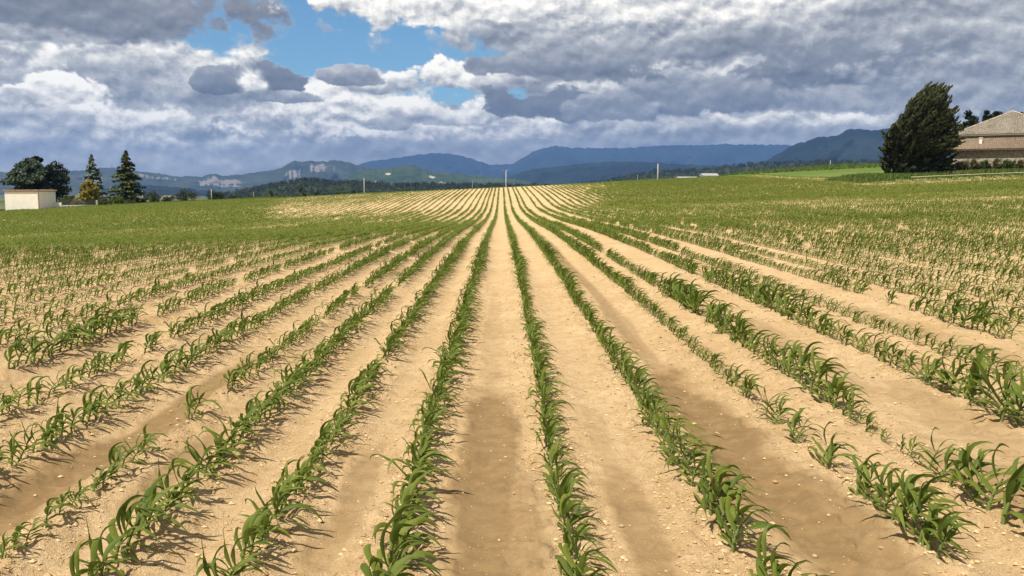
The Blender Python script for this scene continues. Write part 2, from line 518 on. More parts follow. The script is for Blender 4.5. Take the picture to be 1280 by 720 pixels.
# sixteen kinds of plant, each with its stalk and leaves as parts; then copied along the rows
PROTO = []
for s in range(16):
    out_ = []
    for nm, v, f, tint in plant_parts(100 + s, 7 + (s + 1) % 3, 10, 2):
        me = mesh_np('maize_' + nm, v, [f], m_stalk if nm == 'stalk' else m_leaf, True, dict(tint=np.full(len(v), tint)))
        out_.append((nm, me))
    PROTO.append(out_)
made = {}
def corn_thing(kind, loc, rz, sc, label):
    if kind not in made:
        root = thing('corn_plant', label, 'corn plant', loc, rz, 'young corn plants standing in rows')
        kids = [link(nm, me, root) for nm, me in PROTO[kind]]
        made[kind] = (root, kids)
    else:
        src, kids = made[kind]
        root = src.copy(); COL.objects.link(root)
        root.location = loc; root.rotation_euler = (0, 0, rz); root['label'] = label
        for ch in kids:
            c = ch.copy(); COL.objects.link(c); c.parent = root
    root.scale = (sc, sc, sc)
for i in np.unique(PL[near][:, 3].astype(int)):
    ids = np.where(near & (PL[:, 3] == i))[0]
    ids = ids[np.argsort(PL[ids, 1])]
    k = i - I0
    nm = (ordinal(1 - k) + ' row left' if k <= 0 else ordinal(k) + ' row right') + ' of middle track'
    e = 'bottom' if py[ids[0]] > 690 else ('left' if px[ids[0]] < 640 else 'right')
    seen = np.where(inview & (PL[:, 3] == i))[0]; seen = list(seen[np.argsort(PL[seen, 1])])
    for q in ids:
        s = PL[q, 2]; n = seen.index(q)
        adj = 'tall bushy' if s > 1.35 else ('small thin' if s < .8 else 'wind-bent')
        corn_thing(int(gp.integers(16)), P3[q], gp.uniform(-.45, .45), s,
                   f'{adj} corn plant, {ordinal(n + 1)} from the {e} edge in {nm}')

def mass(sel, nleaf, seg, cross, wmul, stalk, ntemp, seed):
    VV = []; FF = []; TT = []; off = 0
    g = np.random.default_rng(seed)
    ids = np.where(sel)[0]
    pick = g.integers(ntemp, size=len(ids))
    for tmp in range(ntemp):
        q = ids[pick == tmp]
        if not len(q): continue
        v0 = []; f0 = []; t0 = []; o = 0
        for nm, v, f, tint in plant_parts(seed * 100 + tmp, nleaf, seg, cross, wmul, 4):
            if nm == 'stalk' and not stalk: continue
            v0.append(v); f0.append(f + o); o += len(v); t0.append(np.full(len(v), tint))
        v0 = np.concatenate(v0); f0 = np.concatenate(f0); t0 = np.concatenate(t0)
        a = g.uniform(-.5, .5, len(q)); s = PL[q, 2]
        c = (np.cos(a) * s)[:, None]; sn = (np.sin(a) * s)[:, None]
        W = np.stack([v0[None, :, 0] * c - v0[None, :, 1] * sn, v0[None, :, 0] * sn + v0[None, :, 1] * c, v0[None, :, 2] * s[:, None]], -1) + P3[q][:, None]
        VV.append(W.reshape(-1, 3))
        FF.append((f0[None] + (off + len(v0) * np.arange(len(q)))[:, None, None]).reshape(-1, 4)); off += len(v0) * len(q)
        TT.append(np.clip(t0[None] + g.uniform(-.18, .18, (len(q), 1)) + .3 * vnoise(P3[q][:, :1] / 9, P3[q][:, 1:2] / 14, 66) - .3 * sstep(1.15, 1.5, s)[:, None] * (P3[q][:, 1:2] < 60) + .24 * sstep(20, 80, P3[q][:, 1:2]), 0, .88).ravel())
    return np.concatenate(VV), np.concatenate(FF), np.concatenate(TT)
yy = PL[:, 1]; rest = ~near
sets = [mass(rest & (yy < 22), 8, 5, 2, 1.0, True, 14, 5), mass(rest & (yy >= 22) & (yy < 50), 7, 3, 1, 1.25, True, 14, 6),
        mass(rest & (yy >= 50), 5, 2, 1, 2.1, False, 14, 7)]
o = 0; V = []; Fc = []; T = []
for v, f, t in sets:
    V.append(v); Fc.append(f + o); T.append(t); o += len(v)
me = mesh_np('corn_rows', np.concatenate(V), [np.concatenate(Fc)], m_leaf, True, dict(tint=np.concatenate(T)))
tag(link('corn_rows', me), 'countless young corn plants in rows farther out across the field', 'corn rows', kind='stuff')
print('plants', len(PL), 'faces', sum(len(f) for f in Fc), 'near dist', PL[near][:, 1].max())

#@@TREES
# ------------------------------------------------------------------ trees and shrubs
class Leaves:
    """many small leaf / needle-tuft faces with a tint each"""
    def __init__(s): s.c = []; s.d = []; s.n = []; s.l = []; s.w = []; s.t = []
    def add(s, c, d, n, l, w, t):
        s.c.append(c); s.d.append(d); s.n.append(n); s.l.append(l); s.w.append(w); s.t.append(t)
    def build(s, name, mat, parent):
        c = np.concatenate(s.c); d = np.concatenate(s.d); n = np.concatenate(s.n); l = np.concatenate(s.l)[:, None]; w = np.concatenate(s.w)[:, None]; t = np.concatenate(s.t)
        d = d / (np.linalg.norm(d, axis=1, keepdims=True) + 1e-9)
        sd = np.cross(d, n); sd /= np.linalg.norm(sd, axis=1, keepdims=True) + 1e-9
        V = np.stack([c - d * l * .5, c + sd * w * .5 - d * l * .05, c + d * l * .5, c - sd * w * .5 + d * l * .05], 1)
        k = len(c)
        me = mesh_np(name, V.reshape(-1, 3), [np.arange(4 * k).reshape(-1, 4)], mat, False, dict(tint=np.repeat(np.clip(t, 0, 1), 4)))
        return link(name, me, parent)

def rand_unit(g, n):
    v = g.normal(size=(n, 3)); return v / np.linalg.norm(v, axis=1, keepdims=True)

m_bark = simple('bark', (.09, .06, .04), (.17, .12, .085), 4, .95, .02)
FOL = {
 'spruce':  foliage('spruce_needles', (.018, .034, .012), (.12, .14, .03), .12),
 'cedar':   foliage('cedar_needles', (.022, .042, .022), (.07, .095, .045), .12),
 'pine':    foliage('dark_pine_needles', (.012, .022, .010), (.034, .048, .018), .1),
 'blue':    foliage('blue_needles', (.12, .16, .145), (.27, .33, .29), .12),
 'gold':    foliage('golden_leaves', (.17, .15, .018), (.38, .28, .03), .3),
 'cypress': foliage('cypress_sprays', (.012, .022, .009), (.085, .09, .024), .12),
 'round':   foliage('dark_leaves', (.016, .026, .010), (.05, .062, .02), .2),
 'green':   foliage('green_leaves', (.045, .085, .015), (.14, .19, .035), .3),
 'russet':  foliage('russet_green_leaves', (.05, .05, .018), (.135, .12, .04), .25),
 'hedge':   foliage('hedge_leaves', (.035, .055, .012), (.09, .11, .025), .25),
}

def tree(name, label, cat, px, ptop, Y, half_px, kind, mat, seed, group=None, base=None, dens=1.0, lean=0.0):
    """a tree whose top is seen at (px, ptop) at ground distance Y; half_px = crown half width in px"""
    g = np.random.default_rng(seed)
    top = at(px, ptop, Y); x, y = top[0], top[1]
    z0 = float(z_base(x, y)) if base is None else base
    H = top[2] - z0
    Rr = half_px * Y / F
    root = thing(name, label, cat, (x, y, z0 - .05), 0, group)
    L = Leaves()
    trunk = MB()
    if kind == 'conifer':                                       # whorls of drooping boughs
        trunk.tube([(0, 0, -.2), (.02 * H, 0, H * .5), (0, 0, H * .98)], [.028 * H, .017 * H, .004 * H], 8)
        nb = int(95 * dens)
        for k in range(nb):
            t = (k + .5) / nb
            zb = H * (.07 + .92 * t)
            ln = Rr * (1 - t) ** .8 * g.uniform(.72, 1.12) + .03 * H * (1 - t) + .05
            a = g.uniform(0, 6.283)
            m = int(46 + 60 * (1 - t))
            s = g.random(m) ** .75
            droop = -.30 * ln * s ** 1.4 + .12 * ln * s ** 4
            wide = .30 * ln * (1 - .7 * s) + .08
            lat = g.uniform(-1, 1, m) * wide
            c = np.stack([np.cos(a) * ln * s - np.sin(a) * lat, np.sin(a) * ln * s + np.cos(a) * lat, zb + droop - .22 * np.abs(lat) + g.normal(size=m) * .035 * H * .25], -1)
            d = np.stack([np.cos(a) + g.normal(size=m) * .5, np.sin(a) + g.normal(size=m) * .5, -.35 + g.normal(size=m) * .3], -1)
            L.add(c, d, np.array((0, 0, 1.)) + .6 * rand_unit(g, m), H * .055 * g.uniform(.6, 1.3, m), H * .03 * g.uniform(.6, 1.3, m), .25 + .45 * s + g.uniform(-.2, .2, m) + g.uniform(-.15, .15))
            if k % 3 == 0:
                trunk.tube([(0, 0, zb), (math.cos(a) * ln * .55, math.sin(a) * ln * .55, zb - .1 * ln)], [.006 * H, .002 * H], 4)
    elif kind in ('round', 'cedar', 'pine'):
        trunk.tube([(0, 0, -.2), (.01 * H, 0, H * .35), (.03 * H, .02 * H, H * .75)], [.035 * H, .026 * H, .01 * H], 8)
        nb = int((46 if kind == 'round' else 62) * dens)
        for k in range(nb):
            ce = rand_unit(g, 1)[0] * g.random() ** .4
            hz = {'round': .5, 'cedar': .52, 'pine': .56}[kind]
            zc = H * (hz + .42 * ce[2])
            taper = 1.0 if kind == 'round' else (1.06 - .55 * max(0, ce[2])) * (1 if kind == 'pine' else 1.05)
            cx = ce[0] * Rr * .82 * taper + lean * Rr * ce[2]; cy = ce[1] * Rr * .82 * taper
            m = int(95 * (1 if kind == 'round' else 1.1))
            rr = Rr * g.uniform(.2, .36)
            q = rand_unit(g, m) * (g.random((m, 1)) ** .45) * rr
            if kind == 'cedar':                                   # flat drooping sprays
                q[:, 2] *= .42; q[:, 2] -= .35 * np.hypot(q[:, 0], q[:, 1])
                dd = np.stack([q[:, 0], q[:, 1], -.5 * rr + 0 * q[:, 0]], -1) + .3 * rr * rand_unit(g, m)
            elif kind == 'pine':
                q[:, 2] *= .7
                dd = q + np.array((0, 0, .4 * rr)) + .4 * rr * rand_unit(g, m)
            else:
                q[:, 2] *= .8; dd = rand_unit(g, m)
            c = q + (cx, cy, zc)
            c[:, 2] = np.maximum(c[:, 2], .04 * H)
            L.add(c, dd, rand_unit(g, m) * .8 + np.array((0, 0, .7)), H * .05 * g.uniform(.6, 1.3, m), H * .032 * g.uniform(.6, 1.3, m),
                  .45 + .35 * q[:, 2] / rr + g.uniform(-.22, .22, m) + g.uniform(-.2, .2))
            if k % 3 == 0:
                trunk.tube([(0, 0, H * g.uniform(.2, .45)), (cx * .5, cy * .5, zc * .8), (cx, cy, zc)], [.012 * H, .008 * H, .003 * H], 4)
    elif kind == 'bush':
        for st in range(5):
            a = st * 1.256 + g.uniform(-.4, .4)
            trunk.tube([(0, 0, -.1), (math.cos(a) * Rr * .25, math.sin(a) * Rr * .25, H * .4), (math.cos(a) * Rr * .5, math.sin(a) * Rr * .5, H * .72)], [.03 * H, .02 * H, .008 * H], 5)
        for k in range(int(30 * dens)):
            ce = rand_unit(g, 1)[0] * g.random() ** .4
            m = 80; rr = min(Rr, H) * g.uniform(.22, .38)
            c = rand_unit(g, m) * (g.random((m, 1)) ** .5) * rr + (ce[0] * Rr * .78, ce[1] * Rr * .78, H * (.48 + .4 * ce[2]))
            c[:, 2] = np.clip(c[:, 2], .02 * H, None)
            L.add(c, rand_unit(g, m), rand_unit(g, m) * .8 + np.array((0, 0, .7)), H * .085 * g.uniform(.6, 1.3, m), H * .06 * g.uniform(.6, 1.3, m),
                  .5 + g.uniform(-.28, .28, m) + g.uniform(-.2, .2))
    trunk.build('trunk', m_bark, root, True)
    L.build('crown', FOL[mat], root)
    return root

# --- big wind-swept cypress beside the farmhouse
def windswept(name, label, Y=113.0):
    g = np.random.default_rng(77)
    bx = at(1143, 224, Y); z0 = float(z_base(bx[0], bx[1]))
    root = thing(name, label, 'tree', (bx[0], bx[1], z0 - .05))
    sc = Y / F
    # outline of the crown in metres above the foot: (height px, left px, right px)
    prof = np.array([(0, -34, 28), (22, -34, 33), (39, -32, 40), (54, -27, 38), (69, -19, 33), (79, -10, 29), (88, 0, 26), (93, 9, 25), (98, 17, 23)], float) * sc
    L = Leaves(); limb = MB()
    limb.tube([(0, 0, -.3), (.3, 0, 3), (1.0, 0, 6), (2.0, 0, 8.8)], [.55, .42, .25, .06], 9)
    limb.tube([(0.1, 0, .3), (-1.6, .3, 3), (-2.2, .3, 5.5)], [.3, .2, .05], 7)
    limb.tube([(0.1, 0, .5), (1.7, -.4, 3), (3.2, -.5, 6.4)], [.3, .2, .05], 7)
    plumes = []
    for k in range(104):
        h = (k + g.random()) / 104 * 97 * sc
        l = np.interp(h, prof[:, 0], prof[:, 1]); r = np.interp(h, prof[:, 0], prof[:, 2])
        ce = (l + r) / 2; hw = (r - l) / 2
        a = g.uniform(0, 6.283); q = g.random() ** .45
        cx, cy = ce + hw * q * math.cos(a) * .9, hw * q * math.sin(a) * .78
        tn = g.uniform(-.16, .22)
        for j in range(11):
            o_ = g.normal(size=3) * (.62, .5, .5)
            plumes.append((cx + o_[0], cy + o_[1], max(.3, h + o_[2]), q, tn))
    for k in range(40):
        h = g.uniform(1, 36) * sc; a = g.uniform(0, 6.283); q = g.random() ** .5
        for j in range(9): plumes.append((36 * sc * q * math.cos(a) + g.normal() * .5, 30 * sc * q * math.sin(a) + g.normal() * .5, max(.2, h + g.normal() * .5), q, -.1))
    # leading tips along the top edge, tinted lighter as painted highlights
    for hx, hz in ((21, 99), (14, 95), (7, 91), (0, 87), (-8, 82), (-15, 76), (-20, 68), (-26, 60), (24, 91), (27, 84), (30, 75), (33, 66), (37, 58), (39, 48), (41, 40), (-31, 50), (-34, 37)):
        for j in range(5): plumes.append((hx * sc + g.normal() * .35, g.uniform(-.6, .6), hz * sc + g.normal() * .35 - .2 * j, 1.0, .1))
    for x, y, h, q, tn in plumes:
        ln = g.uniform(1.0, 2.0) * (1.0 if h > 3 else .8); wd = g.uniform(.28, .5)
        d0 = np.array((.30 + .10 * x / 4 + g.normal() * .18, y * .10 + g.normal() * .15, .95 + g.normal() * .15))
        if h < 60 * sc: d0 = np.array((.75 * np.sign(x + .01) * abs(x) / 5 + .22 + g.normal() * .3, y * .2 + g.normal() * .2, .5 + g.normal() * .2))
        d0 /= np.linalg.norm(d0)
        m = 60
        s = g.random(m)
        rad_ = wd * (1 - s) ** .7 * (s + .12) ** .3
        off = rand_unit(g, m) * rad_[:, None] * (g.random((m, 1)) ** .4)
        bend = np.array((.35, 0, 0)) * (s ** 2)[:, None] * ln
        c = np.array((x, y, max(h, .25)))[None] + d0[None] * (s * ln - .3 * ln)[:, None] + off + bend
        c[:, 2] = np.maximum(c[:, 2], .1)
        L.add(c, d0[None] + off / wd * .8 + .25 * rand_unit(g, m), off + .2 * rand_unit(g, m) + np.array((0, 0, .15)), .46 * g.uniform(.6, 1.3, m), .21 * g.uniform(.6, 1.3, m),
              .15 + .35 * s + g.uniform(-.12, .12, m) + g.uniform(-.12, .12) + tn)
        if g.random() < .25:
            limb.tube([(x * .35, y * .35, max(.3, h * .6)), (x, y, h)], [.07, .02], 4)
    limb.build('trunk', m_bark, root, True)
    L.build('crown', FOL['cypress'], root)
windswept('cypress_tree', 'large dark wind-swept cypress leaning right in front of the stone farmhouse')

# --- garden trees on the left
tree('cedar_tree', 'broad grey-green cedar with drooping boughs rising behind the white shed', 'tree', 34, 188, 172, 27, 'cedar', 'cedar', 5, dens=1.3)
tree('pine_tree', 'dark rounded pine close to the right side of the big cedar', 'tree', 66, 203, 176, 26, 'pine', 'pine', 6, dens=1.1)
tree('pine_tree', 'tall narrow dark pine crown showing through the top of the cedar', 'tree', 46, 190, 178, 13, 'pine', 'pine', 16, dens=.8)
tree('blue_conifer', 'pale blue-grey conifer left of the dark green spruce', 'tree', 114, 193, 176, 19, 'conifer', 'blue', 8, dens=1.1)
tree('spruce_tree', 'tall tiered green spruce with sunlit boughs right of blue-grey conifer', 'tree', 157, 188, 170, 27, 'conifer', 'spruce', 9, dens=1.15)
tree('golden_shrub', 'golden yellow rounded shrub in front of the blue-grey conifer', 'shrub', 110, 223, 164, 14, 'bush', 'gold', 10)
for n, (px_, pt, hw, Y, mt, sd, lab) in enumerate([
    (78, 246, 6, 160, 'green', 21, 'bright green low bush just right of the white shed'),
    (94, 246, 6, 161, 'gold', 22, 'small yellowish bush between white shed and golden shrub'),
    (86, 240, 9, 168, 'hedge', 23, 'mid green bush under the dark pine behind the low wall'),
    (131, 245, 11, 160, 'hedge', 24, 'dark green clipped bush below the blue-grey conifer'),
    (149, 245, 9, 159, 'green', 25, 'bright green bush at the left foot of the spruce'),
    (163, 248, 8, 158, 'hedge', 26, 'low olive bush under the right boughs of the spruce')]):
    tree('bush', lab, 'bush', px_, pt, Y, hw, 'bush', mt, sd, 'bushes along the left garden edge')
for n, (px_, pt, hw, Y, sd, lab) in enumerate([
    (190, 237, 12, 205, 31, 'dark round-headed tree just right of the spruce'),
    (232, 235, 16, 215, 32, 'broad dark round tree left of the tall grey field pole'),
    (268, 235, 12, 220, 33, 'dark round tree right beside the tall grey field pole'),
    (209, 244, 7, 200, 34, 'small dark bush between the two left round trees'),
    (292, 243, 8, 240, 35, 'low dark tree right of the tree beside the grey pole')]):
    tree('round_tree', lab, 'tree', px_, pt, Y, hw, 'round', 'round', sd, 'dark round trees beyond the left field edge')

# --- trees behind the farmhouse
for px_, pt, hw, Y, mt, sd, lab in [
    (1212, 139, 18, 150, 'pine', 41, 'dark open pine behind the left slope of the farmhouse roof'),
    (1234, 137, 12, 155, 'pine', 42, 'slim dark pine between the open pine and the tallest roofline tree'),
    (1250, 131, 12, 155, 'pine', 43, 'tallest dark tree behind the peak of the farmhouse roof'),
    (1264, 136, 10, 158, 'pine', 44, 'small dark tree top just right of the roof peak'),
    (1277, 138, 10, 158, 'pine', 45, 'dark tree top at the right picture edge above the roof'),
    (1196, 150, 9, 140, 'cypress', 46, 'dark tree filling the gap between cypress and roof corner')]:
    tree('conifer_tree', lab, 'tree', px_, pt, Y, hw, 'pine', mt, sd, 'trees behind the farmhouse roof', dens=.7)

# --- single trees beyond the crest
for px_, pt, hw, Y, mt, sd, lab in [
    (336, 236, 9, 330, 'hedge', 51, 'low dark green tree beyond crest at left foot of the dark hill'),
    (377, 230, 8, 340, 'hedge', 52, 'upright green tree in front of the dark hill, left of the pair'),
    (395, 236, 8, 330, 'round', 53, 'low dark tree between two green trees before dark hill'),
    (426, 231, 11, 340, 'hedge', 54, 'rounded green tree left of the white pole on the crest'),
    (444, 234, 8, 330, 'round', 55, 'low dark tree just left of the white pole on the crest'),
    (466, 236, 9, 340, 'green', 56, 'bright green low tree right of the white pole on crest'),
    (572, 230, 13, 420, 'round', 57, 'dark spreading tree on the skyline left of the central pole'),
    (622, 230, 4, 420, 'round', 58, 'tiny dark tree on skyline beside the central pole'),
    (672, 223, 20, 460, 'round', 59, 'dark wide clump of trees right of the central pole'),
    (945, 213, 9, 420, 'round', 60, 'dark tree on skyline right of the low white building'),
    (917, 216, 5, 420, 'hedge', 61, 'small green tree right beside the low white building'),
    (1032, 204, 6, 300, 'hedge', 62, 'small tree beside the thin pole near the far mountain'),
    (985, 213, 9, 330, 'hedge', 63, 'low hedge-like tree left of the small white marker')]:
    tree('distant_tree', lab, 'tree', px_, pt, Y, hw, 'round', mt, sd, 'trees beyond the crest of the field', dens=.6)

# grass and weeds on the field's edges
def blades(n, seed, fx, hgt, wid):
    g = np.random.default_rng(seed)
    x, y = fx(g, n)
    z = z_base(x, y)
    h = hgt * g.uniform(.5, 1.4, n); a = g.random(n) * 6.28
    sx = np.cos(a) * wid; sy = np.sin(a) * wid
    top = np.stack([x + .25 * h + g.normal(size=n) * .1, y + g.normal(size=n) * .1, z + h], -1)
    V = np.stack([np.stack([x - sx, y - sy, z - .03], -1), np.stack([x + sx, y + sy, z - .03], -1), top], 1)
    return V.reshape(-1, 3), np.arange(3 * n).reshape(-1, 3), np.repeat(g.random(n), 3)
Vs = []; Fs = []; Ts = []; off = 0
for n, sd, fx, hg, wd in [
    (9000, 1, lambda g, n: (g.uniform(-110, -38, n), g.uniform(153, 160, n)), .32, .10),
    (5000, 2, lambda g, n: (g.uniform(-100, -78, n), g.uniform(146, 153.5, n)), .35, .10),
    (9000, 3, lambda g, n: (g.uniform(43, 82, n), g.uniform(108.4, 114, n)), .4, .09),
    (3000, 4, lambda g, n: (g.uniform(42, 48, n), g.uniform(104, 116, n)), .45, .1),
    (14000, 5, lambda g, n: (g.uniform(44, 100, n), g.uniform(155, 182, n)), .3, .14),
    (7000, 6, lambda g, n: (g.uniform(43, 84, n), g.uniform(102.6, 104.3, n)), .1, .07)]:
    v, f, t = blades(n, sd, fx, hg, wd)
    Vs.append(v); Fs.append(f + off); Ts.append(t); off += len(v)
me = mesh_np('grass', np.concatenate(Vs), [np.concatenate(Fs)], FOL['green'], False, dict(tint=np.concatenate(Ts)))
tag(link('grass', me), 'rough green grass along the field edges and on the bank', 'grass', kind='stuff')

#@@BUILD
# ------------------------------------------------------------------ buildings
def local(o, Y, px, face_px, extra=0.0):
    pass
m_stone, nt, bs = new_mat('rubble_stone')
co = coords(nt)
v = nt.nodes.new('ShaderNodeTexVoronoi'); v.inputs['Scale'].default_value = 3.2; nt.links.new(co, v.inputs['Vector'])
n2 = noise(nt, co, 6, 5, .7)
st = mixc(nt, n2.sstep(.3, .7), (.27, .23, .17), (.46, .40, .31))
st = mixc(nt, S(nt, v.outputs['Distance']).sstep(.35, .75) * .6, st, (.15, .125, .09))
nt.links.new(st, bs.inputs['Base Color']); bs.inputs['Roughness'].default_value = .95
bump(nt, bs, n2, 1, .05)

def tile_mat(name, c1, c2, c3, wid):
    """rows of canal tiles: ridges run down the slope (object X across)"""
    m, nt, bs = new_mat(name)
    tc = coords(nt)
    sep = nt.nodes.new('ShaderNodeSeparateXYZ'); nt.links.new(tc, sep.inputs[0])
    X = S(nt, sep.outputs[0]); Y = S(nt, sep.outputs[1])
    wv = (X * (6.2832 / wid))._m('SINE')
    n1 = noise(nt, tc, 2.2, 6, .7); n2 = noise(nt, tc, .6, 3, .6); n3 = noise(nt, tc, 9, 2, .5)
    c = mixc(nt, n1.sstep(.32, .68), c1, c2)
    c = mixc(nt, n3.sstep(.52, .62) * .9, c, c3)
    c = mixc(nt, noise(nt, tc, 5, 3, .6).sstep(.55, .64) * .7, c, (.07, .055, .04))
    c = mixc(nt, n2.sstep(.5, .7) * .5, c, (.12, .10, .07))
    nt.links.new(c, bs.inputs['Base Color']); bs.inputs['Roughness'].default_value = .9
    bump(nt, bs, wv * .25 + n1 * .5 + n3 * .5, 1, .07)
    return m
m_tile_hi = tile_mat('weathered_stone_tiles', (.135, .115, .085), (.24, .20, .15), (.42, .38, .30), .3)
m_tile_lo = tile_mat('brown_canal_tiles', (.105, .073, .046), (.185, .132, .085), (.29, .235, .165), .26)
m_cream = simple('cream_render', (.74, .715, .62), (.82, .79, .69), 1.2, .9, .004)
m_white = simple('white_trim', (.66, .63, .56), (.80, .77, .70), 5, .8)
m_ridge = simple('pale_ridge_mortar', (.30, .25, .18), (.50, .44, .34), 3, .9)
m_wood = simple('grey_timber', (.20, .16, .12), (.30, .25, .19), 5, .9)
m_pole = simple('pale_concrete', (.33, .32, .30), (.46, .44, .41), 2, .85)
m_dark = simple('dark_metal', (.06, .06, .06), (.12, .12, .12), 6, .6)

def canal_roof(mb, a, b, c, d, wid, amp=.05):
    """corrugated tile sheet over the quad a,b (eave) c,d (top): real ridges"""
    a, b, c, d = (Vector(q) for q in (a, b, c, d))
    n = max(2, int((b - a).length / wid)) * 4
    up = (b - a).cross(d - a).normalized()
    if up.z < 0: up = -up
    prev = None
    for k in range(n + 1):
        t = k / n
        w = amp * math.cos(2 * math.pi * (k % 4) / 4)
        p = a.lerp(b, t) + up * w; q = d.lerp(c, t) + up * w
        p1 = mb.bm.verts.new(p); q1 = mb.bm.verts.new(q)
        if prev: mb.bm.faces.new((prev[0], p1, q1, prev[1]))
        prev = (p1, q1)

# stone farmhouse facing the camera
Yh = 115.0
c0 = at(1260, 216, Yh)
azh = math.atan2(c0[0], c0[1])
zh = float(z_base(c0[0], c0[1]))
fh = thing('stone_farmhouse', 'stone farmhouse with hipped tile roof and lean-to tile roof behind shrubs', 'farmhouse', (c0[0], c0[1], zh), -azh)
hw = 6.5; dpt = 15.0
w = MB(); w.box((-hw, 3.0, -.6), (hw, dpt, 4.72)); w.build('wall', m_stone, fh)
w = MB(); w.box((-hw, 0.35, -.6), (hw, 2.995, 2.75)); lw = w.build('lean_to_wall', m_stone, fh)
# lean-to roof, with thickness, and the tile ridges on top
ze, zt_ = 2.85, 4.52
r = MB()
r.hexa([(-hw - .35, -.25, ze - .12), (hw + .35, -.25, ze - .12), (hw + .35, 2.98, zt_ - .12), (-hw - .35, 2.98, zt_ - .12),
        (-hw - .35, -.25, ze), (hw + .35, -.25, ze), (hw + .35, 2.98, zt_), (-hw - .35, 2.98, zt_)])
canal_roof(r, (-hw - .35, -.3, ze + .05), (hw + .35, -.3, ze + .05), (hw + .35, 2.98, zt_ + .06), (-hw - .35, 2.98, zt_ + .06), .26, .045)
lr = r.build('lean_to_roof', m_tile_lo, fh)
vt = MB(); vt.box((-3.55, 1.1, 3.3), (-3.2, 1.5, 4.32)); vt.box((-3.62, 1.03, 4.32), (-3.13, 1.57, 4.42)); vt.build('roof_vent', m_white, lr)
cn = MB(); cn.box((-hw - .42, 2.55, 4.74), (hw + .42, 2.93, 4.96)); cn.build('cornice', m_white, fh)
# hipped roof
ez = 4.9; ap = Vector((.15, 9.2, 8.25)); rb = Vector((.15, 11.5, 8.25))
ov = .55
e = [Vector((-hw - ov, 2.45, ez)), Vector((hw + ov, 2.45, ez)), Vector((hw + ov, dpt + ov, ez)), Vector((-hw - ov, dpt + ov, ez))]
r = MB()
vv = [r.bm.verts.new(q) for q in (*e, ap, rb)]
for f in ((0, 1, 4), (1, 2, 5, 4), (2, 3, 5), (3, 0, 4, 5), (3, 2, 1, 0)): r.bm.faces.new([vv[i] for i in f])
def tri_tiles(mb, a, b, c, wid, amp):
    a, b, c = Vector(a), Vector(b), Vector(c)
    n = int((b - a).length / wid); up = (b - a).cross(c - a).normalized()
    if up.z < 0: up = -up
    mid = (c - a).dot((b - a).normalized()) / (b - a).length
    for k in range(n):
        t0, t1 = (k + .08) / n, (k + .92) / n
        hmax = lambda t: (t / mid if t < mid else (1 - t) / (1 - mid))
        foot = a.lerp(b, mid); sl = c - foot
        tm = (t0 + t1) / 2
        rows_ = max(1, int(hmax(tm) * sl.length / .42))
        for j in range(rows_):
            s0 = j / rows_ * hmax(tm); s1 = (j + 1.06) / rows_ * hmax(tm)
            jit = random.uniform(-.012, .02)
            p0 = a.lerp(b, t0) + sl * s0; p1 = a.lerp(b, t1) + sl * s0; pm = a.lerp(b, tm) + sl * s0
            q0 = a.lerp(b, t0) + sl * s1; q1 = a.lerp(b, t1) + sl * s1; qm = a.lerp(b, tm) + sl * s1
            u0 = up * (.05 + jit); u1 = up * (.02 + jit); k_ = up * amp
            mb.quad(p0 + u0, pm + u0 + k_, qm + u1 + k_, q0 + u1); mb.quad(pm + u0 + k_, p1 + u0, q1 + u1, qm + u1 + k_)
tri_tiles(r, e[0], e[1], ap, .27, .06)
hr = r.build('hip_roof', m_tile_hi, fh)
hp = MB(); hp.tube([e[0] + Vector((0, 0, .08)), ap + Vector((0, 0, .1))], .09, 6); hp.tube([e[1] + Vector((0, 0, .08)), ap + Vector((0, 0, .1))], .09, 6); hp.tube([ap + Vector((0, 0, .1)), rb + Vector((0, 0, .1))], .13, 6)
hp.build('ridge_tiles', m_ridge, hr)
# shrubs climbing in front of the farmhouse wall
def front_pt(lx, ly):
    ca, sa = math.cos(-azh), math.sin(-azh)
    return c0[0] + lx * ca - ly * sa, c0[1] + lx * sa + ly * ca
for px_, pt, hwp, mt, sd, lab in [
    (1203, 198, 11, 'russet', 61, 'russet shrub under the left end of the lean-to roof'),
    (1218, 196, 9, 'russet', 62, 'olive brown shrub second from the cypress along the farmhouse wall'),
    (1233, 198, 8, 'hedge', 63, 'green shrub below the small white roof vent'),
    (1247, 197, 8, 'russet', 64, 'brownish shrub beneath the roof peak against the stone wall'),
    (1262, 195, 9, 'hedge', 65, 'tall green shrub right of the roof peak against the wall'),
    (1277, 198, 8, 'russet', 66, 'russet shrub at the right picture edge before the wall'),
    (1190, 205, 9, 'hedge', 67, 'low green shrub between cypress foot and farmhouse shrubs'),
    (1182, 212, 9, 'russet', 68, 'low reddish shrub at the right foot of the cypress')]:
    tree('wall_shrub', lab, 'shrub', px_, pt, Yh - 2.5 + (px_ - 1260) * -.055, hwp * 1.15, 'bush', mt, sd, 'shrubs along the farmhouse wall')

# pale track in front of the farmhouse
t = np.linspace(0, 1, 160)
tx = 44.5 + 50 * t; ty = 105.4 + 1.2 * np.sin(t * 3) + .25 * vnoise(t * 22, t * 0, 8)
wd = .75 + .25 * vnoise(t * 30, t * 0, 12)
lo = np.stack([tx, ty - wd, z_base(tx, ty - wd) + .05], -1); hi = np.stack([tx, ty + wd, z_base(tx, ty + wd) + .05], -1); md = np.stack([tx, ty, z_base(tx, ty) + .055], -1)
vs = np.stack([lo, md, hi], 1).reshape(-1, 3)
k = np.arange(159)[:, None] * 3
fs = np.concatenate([k + np.array([[0, 3, 4, 1]]), k + np.array([[1, 4, 5, 2]])])
m_path = simple('pale_gravel', (.27, .22, .15), (.38, .31, .22), 1.5, .95, .02)
tag(link('path', mesh_np('path', vs, [fs], m_path)), 'pale gravel track running in front of the farmhouse shrubs', 'path', kind='structure')

